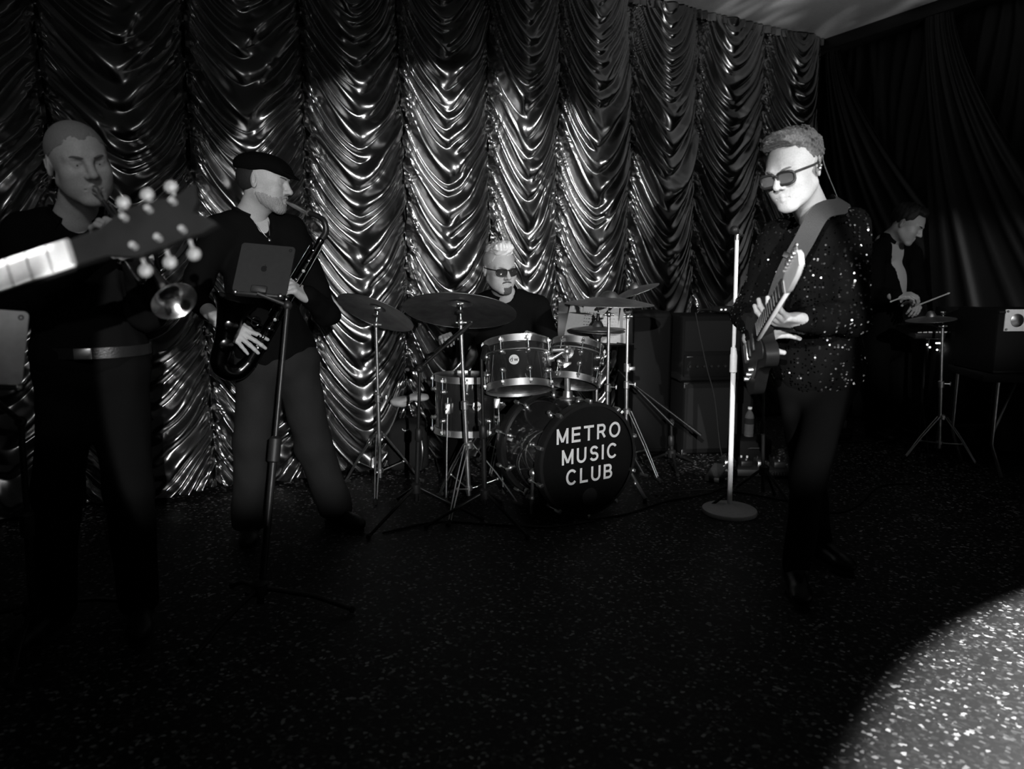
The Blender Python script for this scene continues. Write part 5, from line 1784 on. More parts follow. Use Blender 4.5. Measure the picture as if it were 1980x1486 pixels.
# saxophone
sm = cS['W'](np.array([0, 0.104, -0.070]))
sx_root = thing('saxophone', 'dark lacquered saxophone held by the man in the cap', 'saxophone', sm)
SY = D - 0.14
q0 = at(596, 412, SY + 0.0)
q1 = at(627, 428, SY - 0.01)
q2 = at(630, 448, SY - 0.01)
bodyT = at(622, 462, SY - 0.02)
bodyB = at(482, 700, SY - 0.10)
MB().tube([sm, sm * 0.5 + q0 * 0.5, q0], [0.006, 0.011, 0.0125], 12).build('mouthpiece', M['steel'], sx_root)
MB().tube([q0 + (sm - q0) * 0.08, at(613, 417, SY), q1, q2, bodyT], [0.0105, 0.0115, 0.0125, 0.0135, 0.0145], 12, smooth=5).build('neck_tube', M['black_metal'], sx_root)
ba = nrm(bodyB - bodyT)
bl = np.linalg.norm(bodyB - bodyT)
MB().lathe(bodyT, ba, [(0, 0.0145), (0.01, 0.017), (0.02, 0.0145), (bl, 0.033)], 20).build('body_tube', M['sax_black'], sx_root)
bside = nrm(np.array([-0.85, -0.50, 0.0]) - ba * np.dot([-0.85, -0.50, 0.0], ba))      # the bell rises on this side
bow = [bodyB + ba * 0.0, bodyB + ba * 0.055 + bside * 0.018, bodyB + ba * 0.075 + bside * 0.062, bodyB + ba * 0.052 + bside * 0.108, bodyB - ba * 0.02 + bside * 0.128]
MB().tube(bow, [0.033, 0.036, 0.039, 0.041, 0.042], 20, smooth=5).build('bow', M['sax_black'], sx_root)
b0 = bow[-1]
bd_ = nrm(-ba + bside * 0.28)
MB().lathe(b0, bd_, [(0, 0.042), (0.08, 0.049), (0.14, 0.06), (0.18, 0.075), (0.20, 0.088), (0.206, 0.090), (0.204, 0.087), (0.18, 0.07), (0.12, 0.052)], 36, False, False).build('bell', M['sax_black'], sx_root)
kx = nrm(np.cross(ba, bside))
front_d = nrm(-kx if np.dot(kx, (0, -1, 0)) < 0 else kx)
for k in range(11):
    t = 0.10 + k * 0.078
    rr = 0.0145 + (0.033 - 0.0145) * t
    kd = nrm(front_d * (1.0 if k % 3 else 0.7) + bside * (0.25 if k % 3 else 0.8))
    c = bodyT + ba * bl * t + kd * (rr + 0.006)
    kr = 0.010 + 0.011 * t
    ky = MB().lathe(c - kd * 0.004, kd, [(0, kr), (0.003, kr), (0.005, kr * 0.85), (0.006, kr * 0.4), (0.008, 0.003)], 16).build('key_cup', M['sax_black'], sx_root)
    MB().lathe(c + kd * 0.006, kd, [(0, 0.0065), (0.003, 0.007), (0.004, 0.002)], 10).build('pearl', M['pale_button'] if k in (2, 4, 7) else M['sax_black'], ky)
for k, (sd_, t0, t1) in enumerate(((0.018, 0.08, 0.62), (-0.016, 0.15, 0.9), (0.030, 0.4, 0.97), (0.004, 0.05, 0.5))):
    e = nrm(front_d + bside * (0.9 if k < 2 else -0.6))
    MB().cyl(bodyT + ba * bl * t0 + e * (0.028 + 0.012 * t0) + bside * sd_, bodyT + ba * bl * t1 + e * (0.028 + 0.016 * t1) + bside * sd_, 0.0028, n=8).build('key_rod', M['sax_black'], sx_root)
MB().torus(b0 * 0.5 + bodyB * 0.5 - ba * 0.16, front_d, 0.018, 0.004, 20, 8).cyl(bodyB - ba * 0.16, b0 - ba * 0.16, 0.005, n=8).build('bell_brace', M['sax_black'], sx_root)
for k in range(2):
    c = b0 + bd_ * (0.01 + 0.085 * k) + front_d * 0.047
    MB().lathe(c, front_d, [(0, 0.030), (0.004, 0.030), (0.007, 0.024), (0.009, 0.003)], 20).build('low_key_cup', M['sax_black'], sx_root)

# ------------------------------------------------------------------ drummer
D = 4.36
rootD, cD = person('drummer with bleached hair and dark sunglasses sitting behind the kit', dict(
    J=dict(head=at(965, 520, D - 0.06), neck=at(974, 570, D + 0.05), sh_a=at(912, 592, D + 0.02), sh_b=at(1040, 592, D + 0.10), pelvis=np.array([-0.06, 4.51, 0.57]),
           hip_a=np.array([-0.15, 4.48, 0.55]), hip_b=np.array([0.04, 4.48, 0.55]), kn_a=np.array([-0.34, 4.14, 0.52]), kn_b=np.array([0.30, 4.14, 0.52]),
           an_a=np.array([-0.34, 4.20, 0.09]), an_b=np.array([0.32, 4.20, 0.09]),
           el_a=at(884, 672, D + 0.0), el_b=at(1066, 680, D + 0.02), wr_a=at(862, 662, D - 0.22), wr_b=at(1033, 655, D - 0.20)),
    head_rot=(R(27), R(8), R(-3)), scale=1.12, seed=31, toe_a=(-0.2, -1), toe_b=(0.2, -1), jaw=1.05, neck_open=0.03, neck_w=0.03,
    hand_a=dict(dir=(0.05, -0.75, 0.45), back=(-0.2, -0.35, 0.9), curl=((0.9, 1.0, 0.8),) * 4, side=-1, thumb=(0.2, 0.2, 0.5)),
    hand_b=dict(dir=(-0.2, -0.8, 0.35), back=(0.15, -0.35, 0.9), curl=((0.9, 1.0, 0.8),) * 4, side=1, thumb=(0.2, 0.2, 0.5))))
eyes(cD, 0.2)
glasses(cD, M['glass_dark'], 0.017, 0.0035, 0.012, 0.0)
head_part(cD, 'beard', infl(jawp[2:5], 0.003), BEARD_D, 0.003, disp=lambda X, Fv: 0.0012 * vnoise(X, 500, 3),
          cut=lambda X: np.maximum(beard_cut(0, 0.02)(X), np.abs(X[0]) - 0.034))
for sgn in (1, -1):
    MB().tube([cD['W'](np.array(p)) for p in ((sgn * 0.002, 0.1045, -0.052), (sgn * 0.014, 0.101, -0.0545), (sgn * 0.025, 0.092, -0.062), (sgn * 0.028, 0.086, -0.085))], [0.004, 0.0045, 0.004, 0.003], 7, smooth=4).build('moustache', BEARD_D, rootD)
# upswept crest of pale hair, sides cropped
crest = [('e', (0, 0.008, 0.102), (0.057, 0.080, 0.038), None, 0.02), ('e', (0, 0.054, 0.114), (0.050, 0.032, 0.034), None, 0.02), ('e', (0, -0.04, 0.088), (0.058, 0.06, 0.034), None, 0.02)]
head_part(cD, 'hair', crest, HAIR_WHITE, 0.003, disp=lambda X, Fv: 0.006 * np.sin(X[0] * 420 + 30 * X[1] + X[2] * 60) * np.clip((X[2] - 0.10) * 20, 0, 1) + 0.0045 * vnoise(X, 260, 8))
head_part(cD, 'cropped_sides', infl(head_prims({})[:2], 0.0014), mat('pale_stubble_hair', 0.42, 0.8, bump=0.8, bscale=400, var=0.2), 0.0035,
          cut=lambda X: 0.004 * vnoise(X, 520, 2) + np.maximum(0.020 + 0.5 * X[1] - X[2] + 0 * X[0], X[1] - 0.055))
for w, d, lab in ((cD['J']['wr_a'], np.array([0.62, -0.55, 0.52]), 'drumstick in the hand beside the ride cymbal'), (cD['J']['wr_b'], np.array([-0.25, -0.75, -0.05]), 'drumstick in the hand above the rack toms')):
    h0 = w + np.array([0, -0.075, 0.0])
    d = nrm(d)
    tag(MB().lathe(h0 - d * 0.10, d, [(0, 0.005), (0.002, 0.007), (0.30, 0.0068), (0.37, 0.004), (0.375, 0.0055), (0.386, 0.0045), (0.388, 0.001)], 10).build('drumstick', M['maple']), lab, 'drumstick', 'drumsticks of the drummer')

# ------------------------------------------------------------------ guitarist
D = 2.78
rootG, cG = person('man in sequinned jacket and dark glasses playing an electric guitar', dict(
    J=dict(head=at(1536, 330, D - 0.16), neck=at(1578, 424, D + 0.02), sh_a=at(1506, 466, D + 0.12), sh_b=at(1640, 446, D - 0.07), pelvis=at(1578, 728, D + 0.05),
           hip_a=at(1545, 738, D + 0.09), hip_b=at(1607, 738, D + 0.01), kn_a=at(1562, 915, D + 0.14), kn_b=at(1563, 925, D - 0.05),
           an_a=np.array([at(1585, 1060, D + 0.28)[0], D + 0.28, 0.09]), an_b=np.array([at(1540, 1100, D - 0.02)[0], D - 0.02, 0.09]),
           el_a=at(1447, 606, D + 0.16), el_b=at(1645, 612, D - 0.17), wr_a=at(1462, 650, D - 0.06), wr_b=at(1553, 622, D - 0.28)),
    head_rot=(R(-52), R(17), R(-6)), scale=1.05, seed=41, toe_a=(0.3, -1), toe_b=(-0.25, -1), jaw=1.08, build=0.92, leg_d=0.008, flare=0.004, shirt_d=0.020, fold=0.006, boxy=1, neck_open=0.0, neck_w=0.02, top_name='sequin_jacket',
    hand_b=dict(dir=(-0.90, -0.30, 0.10), back=(0.15, -0.30, -0.9), curl=((0.35, 0.5, 0.4), (0.45, 0.55, 0.4), (0.5, 0.6, 0.45), (0.5, 0.6, 0.45)), spread=0.10, side=-1, thumb=(0.25, 0.25, 0.75), scale=1.08),
    hand_a=dict(dir=(0.45, -0.75, 0.35), back=(-0.85, -0.25, 0.3), curl=((0.5, 0.6, 0.4),) * 4, side=1, scale=1.05)))
eyes(cG, 0.10)
glasses(cG, mat('grey_lens', 0.08, 0.08, spec=0.6), 0.0200, 0.0044, 0.0, -0.004, 0.0285)
hairG = [('e', (0, 0.004, 0.098), (0.072, 0.088, 0.042), None, 0.02), ('e', (0, 0.058, 0.108), (0.058, 0.034, 0.030), None, 0.02), ('e', (0, -0.030, 0.060), (0.084, 0.092, 0.075), None, 0.02)]
head_part(cG, 'hair', hairG, HAIR_GREY, 0.0028, disp=lambda X, Fv: 0.0045 * vnoise(X, 180, 4) + 0.003 * vnoise(X, 420, 6),
          cut=lambda X: np.maximum(0.003 * vnoise(X, 500, 3) + np.minimum(0.028 + 0.9 * X[1] - X[2], 1) + 0 * X[0], np.minimum(X[1] - 0.045, 0.083 - X[2]) + 0 * X[0]))
# in-ear monitor with its thin wire (picture right ear is the man's left, -x)
e0 = np.array([-0.090, 0.004, -0.010])
ie = MB().ball(cG['W'](e0), 0.0085, 10).ball(cG['W'](e0 + np.array([-0.004, -0.006, 0.008])), 0.006, 8).build('in_ear_monitor', M['steel'], rootG)
MB().tube([cG['W'](e0 + np.array([-0.002, -0.004, 0.01])), cG['W'](np.array([-0.092, -0.024, 0.026])), cG['W'](np.array([-0.086, -0.036, -0.01])), cG['nb'] + np.array([0.075, -0.01, 0.07]), cG['nb'] + np.array([0.11, 0.03, 0.02])], 0.0017, 6, smooth=5).build('wire', M['pale_button'], ie)
# sequins: rows of tiny discs lying on the jacket (too many to count)
me = cG['shirt'].data
nv = len(me.vertices)
co = np.empty(nv * 3, dtype=np.float32)
no = np.empty(nv * 3, dtype=np.float32)
me.vertices.foreach_get('co', co)
me.vertices.foreach_get('normal', no)
co, no = co.reshape(-1, 3), no.reshape(-1, 3)
g = np.random.default_rng(5)
org = np.array(rootG.location)
sel = g.permutation(nv)[:9000]
stripe = np.floor((np.arctan2(co[:, 1], co[:, 0])) * 26).astype(int) % 2
vs, fs = [], []
cnt = 0
for i in sel:
    if stripe[i] == 0 or g.random() < 0.25:
        continue
    n_ = nrm(no[i] + g.normal(size=3) * 0.28)
    x_, y_ = frame(n_)
    c = co[i] + no[i] * 0.0022 + org
    for k in range(6):
        th = k * math.pi / 3
        vs.append(c + (x_ * math.cos(th) + y_ * math.sin(th)) * 0.0042)
    fs.append(tuple(range(cnt, cnt + 6)))
    cnt += 6
M['sequin'] = mat('sequin', 0.6, 0.14, 1.0, var=0.3, bscale=90)
sq = mesh_obj('sequins', np.array(vs), fs, M['sequin'], cG['shirt'], smooth=False)
sq['kind'] = 'stuff'

# ---- his electric guitar: body edge-on, neck coming towards the camera
G0 = at(1468, 665, D - 0.14)            # body centre
Gn = at(1541, 548, D - 0.62)            # headstock end of the neck
gz = nrm(Gn - G0)                       # along the neck
gf = nrm(np.array([-0.93, -0.30, 0.12]) - gz * np.dot([-0.93, -0.30, 0.12], gz))    # front face (strings) points to the picture's left
gs = np.cross(gf, gz)                   # across the body
if gs[2] < 0:
    gs = -gs
guitar = thing('electric_guitar', 'dark electric guitar held by the man in the sequinned jacket, neck towards the viewer', 'guitar', G0)
outl = [(-0.20, 0.02), (-0.195, 0.09), (-0.15, 0.15), (-0.09, 0.16), (-0.03, 0.135), (0.03, 0.115), (0.09, 0.125), (0.14, 0.13), (0.175, 0.105), (0.175, 0.06), (0.14, 0.03), (0.14, -0.03),
        (0.165, -0.06), (0.17, -0.10), (0.13, -0.125), (0.08, -0.115), (0.02, -0.105), (-0.04, -0.13), (-0.10, -0.155), (-0.16, -0.145), (-0.195, -0.09), (-0.20, -0.02)]
o3, _ = spline([np.array(p) for p in outl + [outl[0]]], [0] * (len(outl) + 1), 3)
outl_s = [tuple(p) for p in o3[:-1]]
if np.dot(np.cross(gz, gs), gf) < 0:
    outl_w = [(p[0], -p[1]) for p in outl_s]
    gsx = -gs
else:
    outl_w, gsx = outl_s, gs
MB().prism(outl_w, G0 - gf * 0.022, gz, gsx, 0.044).build('body', M['wood_dark'], guitar)
MB().prism([(p[0] * 0.62 + 0.035, p[1] * 0.75) for p in outl_w], G0 + gf * 0.0225, gz, gsx, 0.0025).build('pickguard', M['black_plastic'], guitar)
rotG = rotm(gz, gs, np.cross(gz, gs))
Lneck = np.linalg.norm(Gn - G0) - 0.10
nk0, nk1 = G0 + gz * 0.10 + gf * 0.026, G0 + gz * (0.10 + Lneck * 0.98) + gf * 0.026
MB().box((nk0 + nk1) / 2, (np.linalg.norm(nk1 - nk0) / 2, 0.024, 0.011), rotm(gz, gs, np.cross(gz, gs)), 0.007).build('neck', M['maple'], guitar)
fb = MB().box((nk0 + nk1) / 2 + gf * 0.013, (np.linalg.norm(nk1 - nk0) / 2, 0.0235, 0.003), rotG, 0.001).build('fretboard', M['wood_dark'], guitar)
for k in range(14):
    p = nk1 + (nk0 - nk1) * (1 - 2 ** (-(k + 1) / 12.0)) * 1.55 + gf * 0.0165
    MB().box(p, (0.0012, 0.023, 0.001), rotG).build('fret', M['steel'], fb)
hs = [(0, 0.024), (0.03, 0.035), (0.10, 0.040), (0.155, 0.038), (0.17, 0.02), (0.165, -0.01), (0.12, -0.022), (0.03, -0.028), (0, -0.024)]
MB().prism([(x, y if outl_w is outl_s else -y) for x, y in hs], nk1 - gf * 0.006, gz, gsx, 0.014).build('headstock', M['maple'], guitar)
for k in range(6):
    p = nk1 + gz * (0.025 + k * 0.023) + gs * 0.036
    tn = MB().cyl(p - gf * 0.008, p + gf * 0.014, 0.0045, n=8).cyl(p - gs * 0.01, p + gs * 0.022, 0.004, n=8).build('tuner', M['chrome'], guitar)
    MB().ball(p + gs * 0.026, 0.0085, 10, axis=gf, squash=0.6).build('tuner_button', M['chrome'], tn)
for k in range(6):
    y = -0.014 + k * 0.0056
    MB().cyl(G0 - gz * 0.09 + gf * 0.034 + gs * y, nk1 + gz * 0.01 + gf * 0.018 + gs * y * 0.75, 0.0006, n=5).build('string', M['steel'], guitar)
for d_ in (0.02, -0.05):
    MB().box(G0 + gz * d_ + gf * 0.027, (0.012, 0.034, 0.006), rotG, 0.003).build('pickup', M['black_plastic'], guitar)
MB().box(G0 - gz * 0.095 + gf * 0.028, (0.022, 0.036, 0.006), rotG, 0.002).build('bridge', M['chrome'], guitar)
lowside = -gs
for k in range(3):
    p = G0 - gz * (0.04 + 0.045 * k) + lowside * (0.085 + 0.004 * k) + gf * 0.023
    MB().cyl(p, p + gf * 0.018, 0.010, 0.0085, n=14).build('knob', M['chrome'], guitar)
MB().box(G0 - gz * 0.08 + lowside * 0.085 + gf * 0.024, (0.075, 0.014, 0.001), rotG, 0.0005).build('control_plate', M['chrome'], guitar)
# strap over his left shoulder
sh = cG['J']['sh_b']
s_up = sh * 0.62 + cG['nb'] * 0.38
ff = -cG['fw'] if np.dot(cG['fw'], (0, -1, 0)) < 0 else cG['fw']
spts = [at(1497, 590, D - 0.20), at(1520, 528, D - 0.19), at(1552, 470, D - 0.20), at(1588, 410, D - 0.18), s_up + np.array([-0.01, -0.06, 0.070]), s_up + np.array([0.01, 0.0, 0.098]), s_up + np.array([0.02, 0.08, 0.075]), s_up + np.array([-0.03, 0.16, -0.08]), s_up + np.array([-0.14, 0.19, -0.30]), G0 - gz * 0.19 + np.array([0.06, 0.05, 0])]
sp2, _ = spline(spts, [0] * len(spts), 6)
snr = []
for p in sp2:
    c = cG['chest'] + (cG['nb'] - cG['J']['pelvis']) * np.clip(np.dot(p - cG['chest'], cG['spine']) / np.linalg.norm(cG['nb'] - cG['J']['pelvis']), -0.3, 0.35)
    snr.append(nrm(p - c))
st = MB().ribbon(sp2, snr, 0.068, 0.004).build('guitar_strap', M['strap'], guitar)
k1 = sp2[9]
MB().box(k1 + snr[9] * 0.004, (0.040, 0.006, 0.010), rotm(nrm(np.cross(nrm(sp2[10] - sp2[8]), snr[9])), snr[9], nrm(sp2[10] - sp2[8])), 0.002).build('strap_slider', M['black_plastic'], st)

# ------------------------------------------------------------------ man with sticks at the back right
D = 5.25
rootB, cB = person('man in open black jacket and pale shirt bending over the equipment at the right', dict(
    J=dict(head=at(1754, 432, D - 0.06), neck=at(1722, 462, D + 0.05), sh_a=at(1690, 490, D - 0.02), sh_b=at(1762, 492, D + 0.20), pelvis=at(1712, 665, D + 0.15),
           hip_a=at(1695, 670, D + 0.10), hip_b=at(1735, 670, D + 0.20), kn_a=at(1695, 770, D + 0.08), kn_b=at(1740, 770, D + 0.15),
           an_a=np.array([at(1690, 840, D + 0.1)[0], D + 0.1, 0.09]), an_b=np.array([at(1740, 840, D + 0.2)[0], D + 0.2, 0.09]),
           el_a=at(1692, 572, D - 0.10), el_b=at(1775, 575, D + 0.05), wr_a=at(1732, 572, D - 0.28), wr_b=at(1768, 585, D - 0.16)),
    head_rot=(R(48), R(30), R(0)), scale=1.05, seed=51, toe_a=(0.3, -1), toe_b=(0.6, -1), neck_open=0.52, neck_w=0.05, top_name='jacket',
    hand_a=dict(dir=(0.75, -0.5, 0.05), back=(0.05, -0.5, 0.85), curl=((0.6, 0.8, 0.6),) * 4, side=-1), hand_b=dict(dir=(-0.3, -0.8, -0.2), back=(0.3, -0.5, 0.8), curl=((0.6, 0.8, 0.6),) * 4, side=1)))
eyes(cB, 0.03, lids=True)
head_part(cB, 'hair', [('e', (0, -0.022, 0.045), (0.083, 0.105, 0.088), None, 0.02), ('e', (0, 0.035, 0.105), (0.06, 0.05, 0.03), None, 0.02)], HAIR_DARK, 0.0035, disp=lambda X, Fv: 0.004 * vnoise(X, 150, 4),
          cut=lambda X: np.maximum(np.minimum(0.012 + 0.75 * X[1] - X[2], 1) + 0 * X[0], np.minimum(X[1] - 0.045, 0.083 - X[2]) + 0 * X[0]))
V, F = surface_net(cB['torso'](0.006), 0.011)
mesh_obj('pale_shirt', V, F, mat('grey_tshirt', 0.42, 0.8, bump=0.4, bscale=300, var=0.1), rootB)
for w, d, lab in ((cB['J']['wr_a'], (-0.5, -0.3, -0.12), 'thin percussion stick in the lit hand at the right'), (cB['J']['wr_b'], (0.6, -0.4, 0.35), 'thin percussion stick angled up over the pad')):
    h0 = w + np.array([0.03, -0.06, 0.0])
    d = nrm(d)
    tag(MB().lathe(h0 - d * 0.05, d, [(0, 0.004), (0.002, 0.006), (0.20, 0.005), (0.21, 0.007), (0.22, 0.002)], 8).build('percussion_stick', M['maple']), lab, 'drumstick', 'sticks of the man at the back')

# ================================================================== near things at the left
# ---- electric guitar reaching into the picture, its player stands outside the frame
NY = 1.25
h_end = at(388, 406, NY + 0.05)
n_far = at(140, 489, NY + 0.01)
nd = nrm(h_end - n_far)
nf = np.array([0.10, -0.93, 0.36])
nf = nrm(nf - nd * np.dot(nf, nd))          # fretboard faces the camera and up
ns = np.cross(nf, nd)
if ns[2] < 0:
    ns = -ns
near = thing('electric_guitar', 'blurred guitar neck and headstock with pale tuners reaching in from the left', 'guitar', n_far)
rotN = rotm(nd, ns, np.cross(nd, ns))
n0 = n_far - nd * 0.62
MB().box((n0 + n_far) / 2 - nf * 0.010, (0.31, 0.0265, 0.011), rotN, 0.008).build('neck', M['wood_dark'], near)
fbn = MB().box((n0 + n_far) / 2 + nf * 0.003, (0.31, 0.026, 0.003), rotN, 0.001).build('fretboard', M['maple'], near)
for k in range(18):
    p = n_far - nd * 0.648 * (1 - 2 ** (-(k + 1) / 12.0)) + nf * 0.0062
    MB().box(p, (0.0013, 0.0255, 0.0011), rotN).build('fret', M['steel'], fbn)
MB().box(n_far + nf * 0.004, (0.003, 0.024, 0.006), rotN, 0.001).build('nut', M['pale_button'], near)
hso = [(0.0, 0.024), (0.055, 0.026), (0.080, 0.038), (0.10, 0.045), (0.15, 0.044), (0.20, 0.040), (0.215, 0.048), (0.232, 0.050), (0.226, 0.018), (0.212, 0.0), (0.230, -0.014), (0.246, -0.036),
       (0.215, -0.042), (0.19, -0.040), (0.15, -0.044), (0.10, -0.045), (0.080, -0.038), (0.055, -0.026), (0.0, -0.024)]
flip = np.dot(np.cross(nd, ns), nf) < 0
MB().prism([(x, -y) for x, y in hso][::-1] if flip else hso, n_far - nf * 0.012, nd, -ns if flip else ns, 0.014 if True else 0).build('headstock', M['wood_dark'], near)
for s in (1, -1):
    for k in range(3):
        p = n_far + nd * (0.102 + 0.043 * k) + ns * s * 0.028 + nf * 0.003
        tn = MB().cyl(p, p + nf * 0.012, 0.0065, 0.0055, n=12).cyl(p - nf * 0.02, p - nf * 0.02 + ns * s * 0.032, 0.0035, n=8).build('tuner', M['pale_button'], near)
        MB().ball(p - nf * 0.016 + ns * s * 0.040, 0.0125, 14, axis=nf, squash=0.7).build('tuner_button', M['pale_button'], tn)
for k in range(6):
    y = -0.018 + k * 0.0072
    MB().cyl(n0 - nd * 0.2 + nf * 0.012 + ns * y * 1.3, n_far + nf * 0.009 + ns * y, 0.0007, n=5).build('string', M['steel'], near)
go, _ = spline([np.array(p) for p in outl + [outl[0]]], [0] * (len(outl) + 1), 3)
MB().prism([tuple(p) for p in go[:-1]] if not flip else [(p[0], -p[1]) for p in go[:-1]], n0 - nd * 0.12 - nf * 0.03, nd, -ns if flip else ns, 0.04).build('body', M['wood_dark'], near)


# ---- the player of the near guitar, just outside the left edge of the picture
Bc = n0 - nd * 0.12
px_, py_ = Bc[0] - 0.10, Bc[1] + 0.26
rootN, cN = person('guitarist in black standing just outside the left edge, holding the blurred guitar', dict(
    J=dict(head=(px_ + 0.02, py_ - 0.05, 1.68), neck=(px_, py_, 1.52), sh_a=(px_ - 0.19, py_ + 0.02, 1.45), sh_b=(px_ + 0.19, py_ + 0.0, 1.45), pelvis=(px_, py_, 0.95),
           hip_a=(px_ - 0.09, py_, 0.93), hip_b=(px_ + 0.09, py_, 0.93), kn_a=(px_ - 0.12, py_ - 0.02, 0.50), kn_b=(px_ + 0.11, py_ - 0.02, 0.50),
           an_a=(px_ - 0.14, py_, 0.09), an_b=(px_ + 0.12, py_, 0.09), el_a=(px_ - 0.30, py_ - 0.06, 1.19), el_b=(px_ + 0.26, py_ - 0.06, 1.20),
           wr_a=tuple(Bc + nf * 0.07 - nd * 0.10 + ns * 0.06), wr_b=tuple(n_far - nd * 0.40 - nf * 0.045 - ns * 0.05)),
    head_rot=(R(20), R(18), 0.0), scale=1.05, seed=61, toe_a=(-0.2, -1), toe_b=(0.2, -1),
    hand_a=dict(dir=nd * 0.7 - ns * 0.6, back=nf, curl=((0.3, 0.5, 0.4),) * 4, side=1), hand_b=dict(dir=ns * 0.9 + nd * 0.1 - nf * 0.1, back=-nf, curl=((0.5, 0.7, 0.5),) * 4, side=1)))
eyes(cN, 0.06)
head_part(cN, 'hair', infl(head_prims({})[:2], 0.006), HAIR_DARK, 0.004, disp=lambda X, Fv: 0.003 * vnoise(X, 200, 4),
          cut=lambda X: np.maximum(0.020 + 0.55 * X[1] - X[2] + 0 * X[0], X[1] - 0.07))


# ---- tablets on tripod stands
def tablet(label, c, ux, uy, w, h, m, emblem=False):
    ux, uy = nrm(ux), nrm(uy)
    n_ = np.cross(ux, uy)                    # towards the viewer = back of the tablet
    root = thing('tablet', label, 'tablet', c)
    pts = []
    rc = 0.012
    for sx_, sy_, a0 in ((1, 1, 0), (-1, 1, 90), (-1, -1, 180), (1, -1, 270)):
        for j in range(5):
            th = R(a0 + 22.5 * j)
            pts.append((sx_ * (w / 2 - rc) + rc * math.cos(th), sy_ * (h / 2 - rc) + rc * math.sin(th)))
    MB().prism(pts, np.asarray(c) - n_ * 0.003, ux, uy, 0.006).build('back_shell', M[m], root)
    MB().prism([(x * 0.97, y * 0.97) for x, y in pts], np.asarray(c) - n_ * 0.0042, ux, uy, 0.001).build('screen', M['glass_dark'], root)
    MB().torus(np.asarray(c) + n_ * 0.003 + ux * (w / 2 - 0.016) + uy * (h / 2 - 0.016), n_, 0.005, 0.0015, 16, 6).build('camera_lens', M['ink'], root)
    if emblem:   # bitten fruit mark
        ap = []
        for j in range(36):
            th = 2 * math.pi * j / 36
            r_ = 0.0125 * (1 + 0.10 * math.cos(2 * th + math.pi) - 0.16 * math.exp(-((th - math.pi / 2) / 0.35) ** 2) - 0.10 * math.exp(-((th - 1.5 * math.pi) / 0.3) ** 2))
            x_, y_ = r_ * math.cos(th), r_ * math.sin(th)
            dd = math.hypot(x_ - 0.0165, y_ - 0.002)
            if dd < 0.0075:
                x_ = 0.0165 - (0.0165 - x_) * 0.0075 / dd
            ap.append((x_, y_))
        lf = [(0.0005 + 0.0045 * t - 0.002 * math.sin(math.pi * t), 0.0125 + 0.006 * t) for t in np.linspace(0, 1, 6)] + [(0.0005 + 0.0045 * t + 0.002 * math.sin(math.pi * t), 0.0125 + 0.006 * t) for t in np.linspace(1, 0, 6)[1:-1]]
        em = MB().prism(ap, np.asarray(c) + n_ * 0.0031, ux, uy, 0.0004)
        em.prism(lf, np.asarray(c) + n_ * 0.0031, ux, uy, 0.0004)
        em.build('emblem', M['ink'], root)
    return root


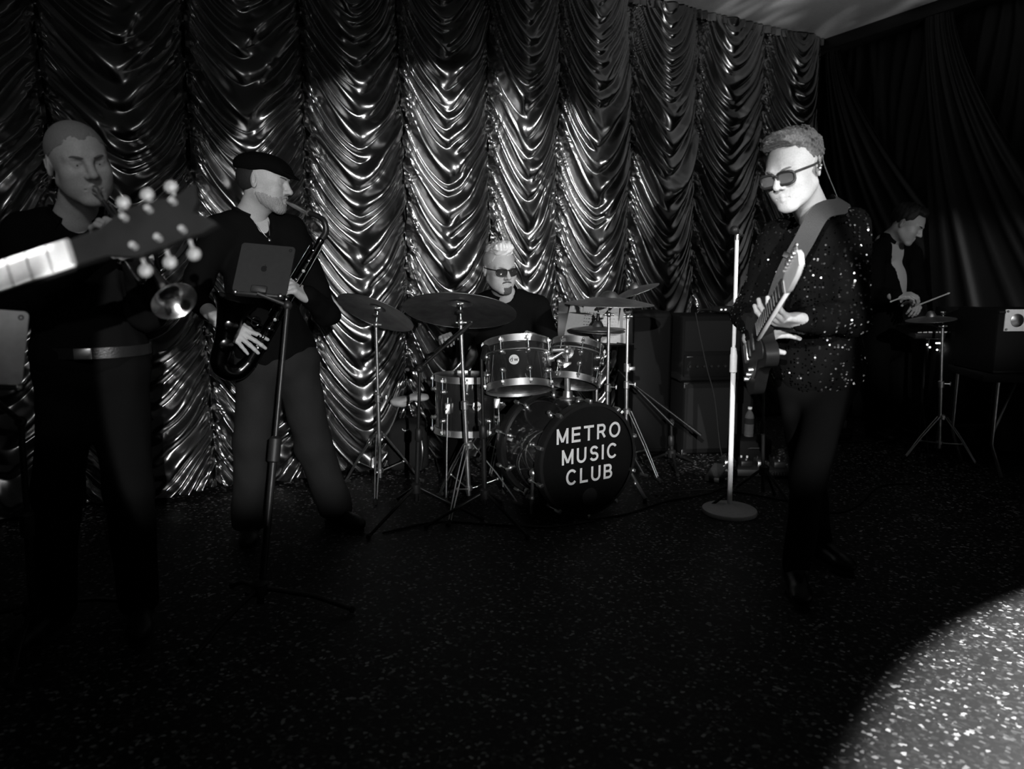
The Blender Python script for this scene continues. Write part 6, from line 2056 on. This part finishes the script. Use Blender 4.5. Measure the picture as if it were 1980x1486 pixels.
def tablet_stand(label, foot, top, c, ux, uy, w, h, ang, foot_r=0.33):
    ux, uy = nrm(ux), nrm(uy)
    n_ = np.cross(ux, uy)
    b = np.array([foot[0], foot[1], 0])
    t = np.asarray(top, dtype=float)
    root = thing('tablet_stand', label, 'stand', b, 'black tripod stands holding tablets')
    d = t - (b + up * 0.05)
    MB().cyl(b + up * 0.06, b + up * 0.05 + d * 0.52, 0.0135, n=12).build('lower_tube', M['black_metal'], root)
    MB().cyl(b + up * 0.05 + d * 0.5, t, 0.0095, n=12).build('upper_tube', M['black_metal'], root)
    MB().lathe(b + up * 0.05 + d * 0.47, d, [(0, 0.014), (0.006, 0.023), (0.09, 0.023), (0.10, 0.012)], 14).build('clutch', M['black_plastic'], root)
    for k in range(3):
        th = ang + k * 2.094
        dd = np.array([math.cos(th), math.sin(th), 0])
        f = b + dd * foot_r + up * 0.014
        lg = MB().tube([b + up * 0.12 + dd * 0.02, b + up * 0.075 + dd * foot_r * 0.6, f], [0.010, 0.010, 0.009], 8).build('leg', M['black_metal'], root)
        MB().ball(f, 0.0138, 8).build('rubber_foot', M['rubber'], lg)
    MB().lathe(b + up * 0.09, up, [(0, 0.016), (0.008, 0.03), (0.05, 0.03), (0.06, 0.016)], 14).cyl(b + up * 0.12, b + np.array([-0.03, -0.05, 0.12]), 0.009, n=10).build('hub', M['black_plastic'], root)
    low = np.asarray(c) - uy * (h / 2 + 0.008)
    ho = MB().cyl(t, low + n_ * 0.02, 0.008, n=8).box(low + n_ * 0.0, (w / 2 * 0.92, 0.006, 0.012), rotm(ux, uy, n_), 0.003).ball(t, 0.018, 10)
    ho.box(np.asarray(c) - uy * h * 0.44 + n_ * 0.012, (0.03, h * 0.07, 0.006), rotm(ux, uy, n_), 0.003)
    ho.build('holder', M['black_plastic'], root)
    for s in (-1, 1):
        MB().ball(low + ux * s * w * 0.42 + n_ * 0.012, 0.010, 10).build('clamp_tip', M['steel'], root)
    return root


# saxophone player's tablet
TY = 2.78
tcen = at(511, 520, TY)
tux = nrm(at(580, 477, TY) - at(480, 468, TY))
tuy = nrm(at(482, 470, TY + 0.05) - at(440, 568, TY - 0.05))
tuy = nrm(tuy - tux * np.dot(tuy, tux))
tablet('dark grey tablet with a fruit emblem on a stand before the saxophone player', tcen, tux, tuy, 0.205, 0.205, 'tablet_grey', True)
tablet_stand('black tripod stand carrying the dark tablet of the saxophone player', at_z(505, 1196), at(556, 590, TY - 0.03), tcen, tux, tuy, 0.20, 0.205, 0.15)
# pale tablet at the left edge
LY = 1.75
lc = at(-42, 668, LY)
lux = nrm(np.array([0.93, 0.30, -0.10]))
luy = np.array([-0.16, 0.22, 0.95])
luy = nrm(luy - lux * np.dot(luy, lux))
tablet('pale silver tablet cut by the left edge of the picture', lc, lux, luy, 0.20, 0.185, 'tablet_silver')
tablet_stand('black tripod stand under the pale tablet at the left edge', at_z(70, 1235), at(40, 815, 2.18), lc + np.array([0, 0.02, 0]), lux, luy, 0.20, 0.19, 0.9)
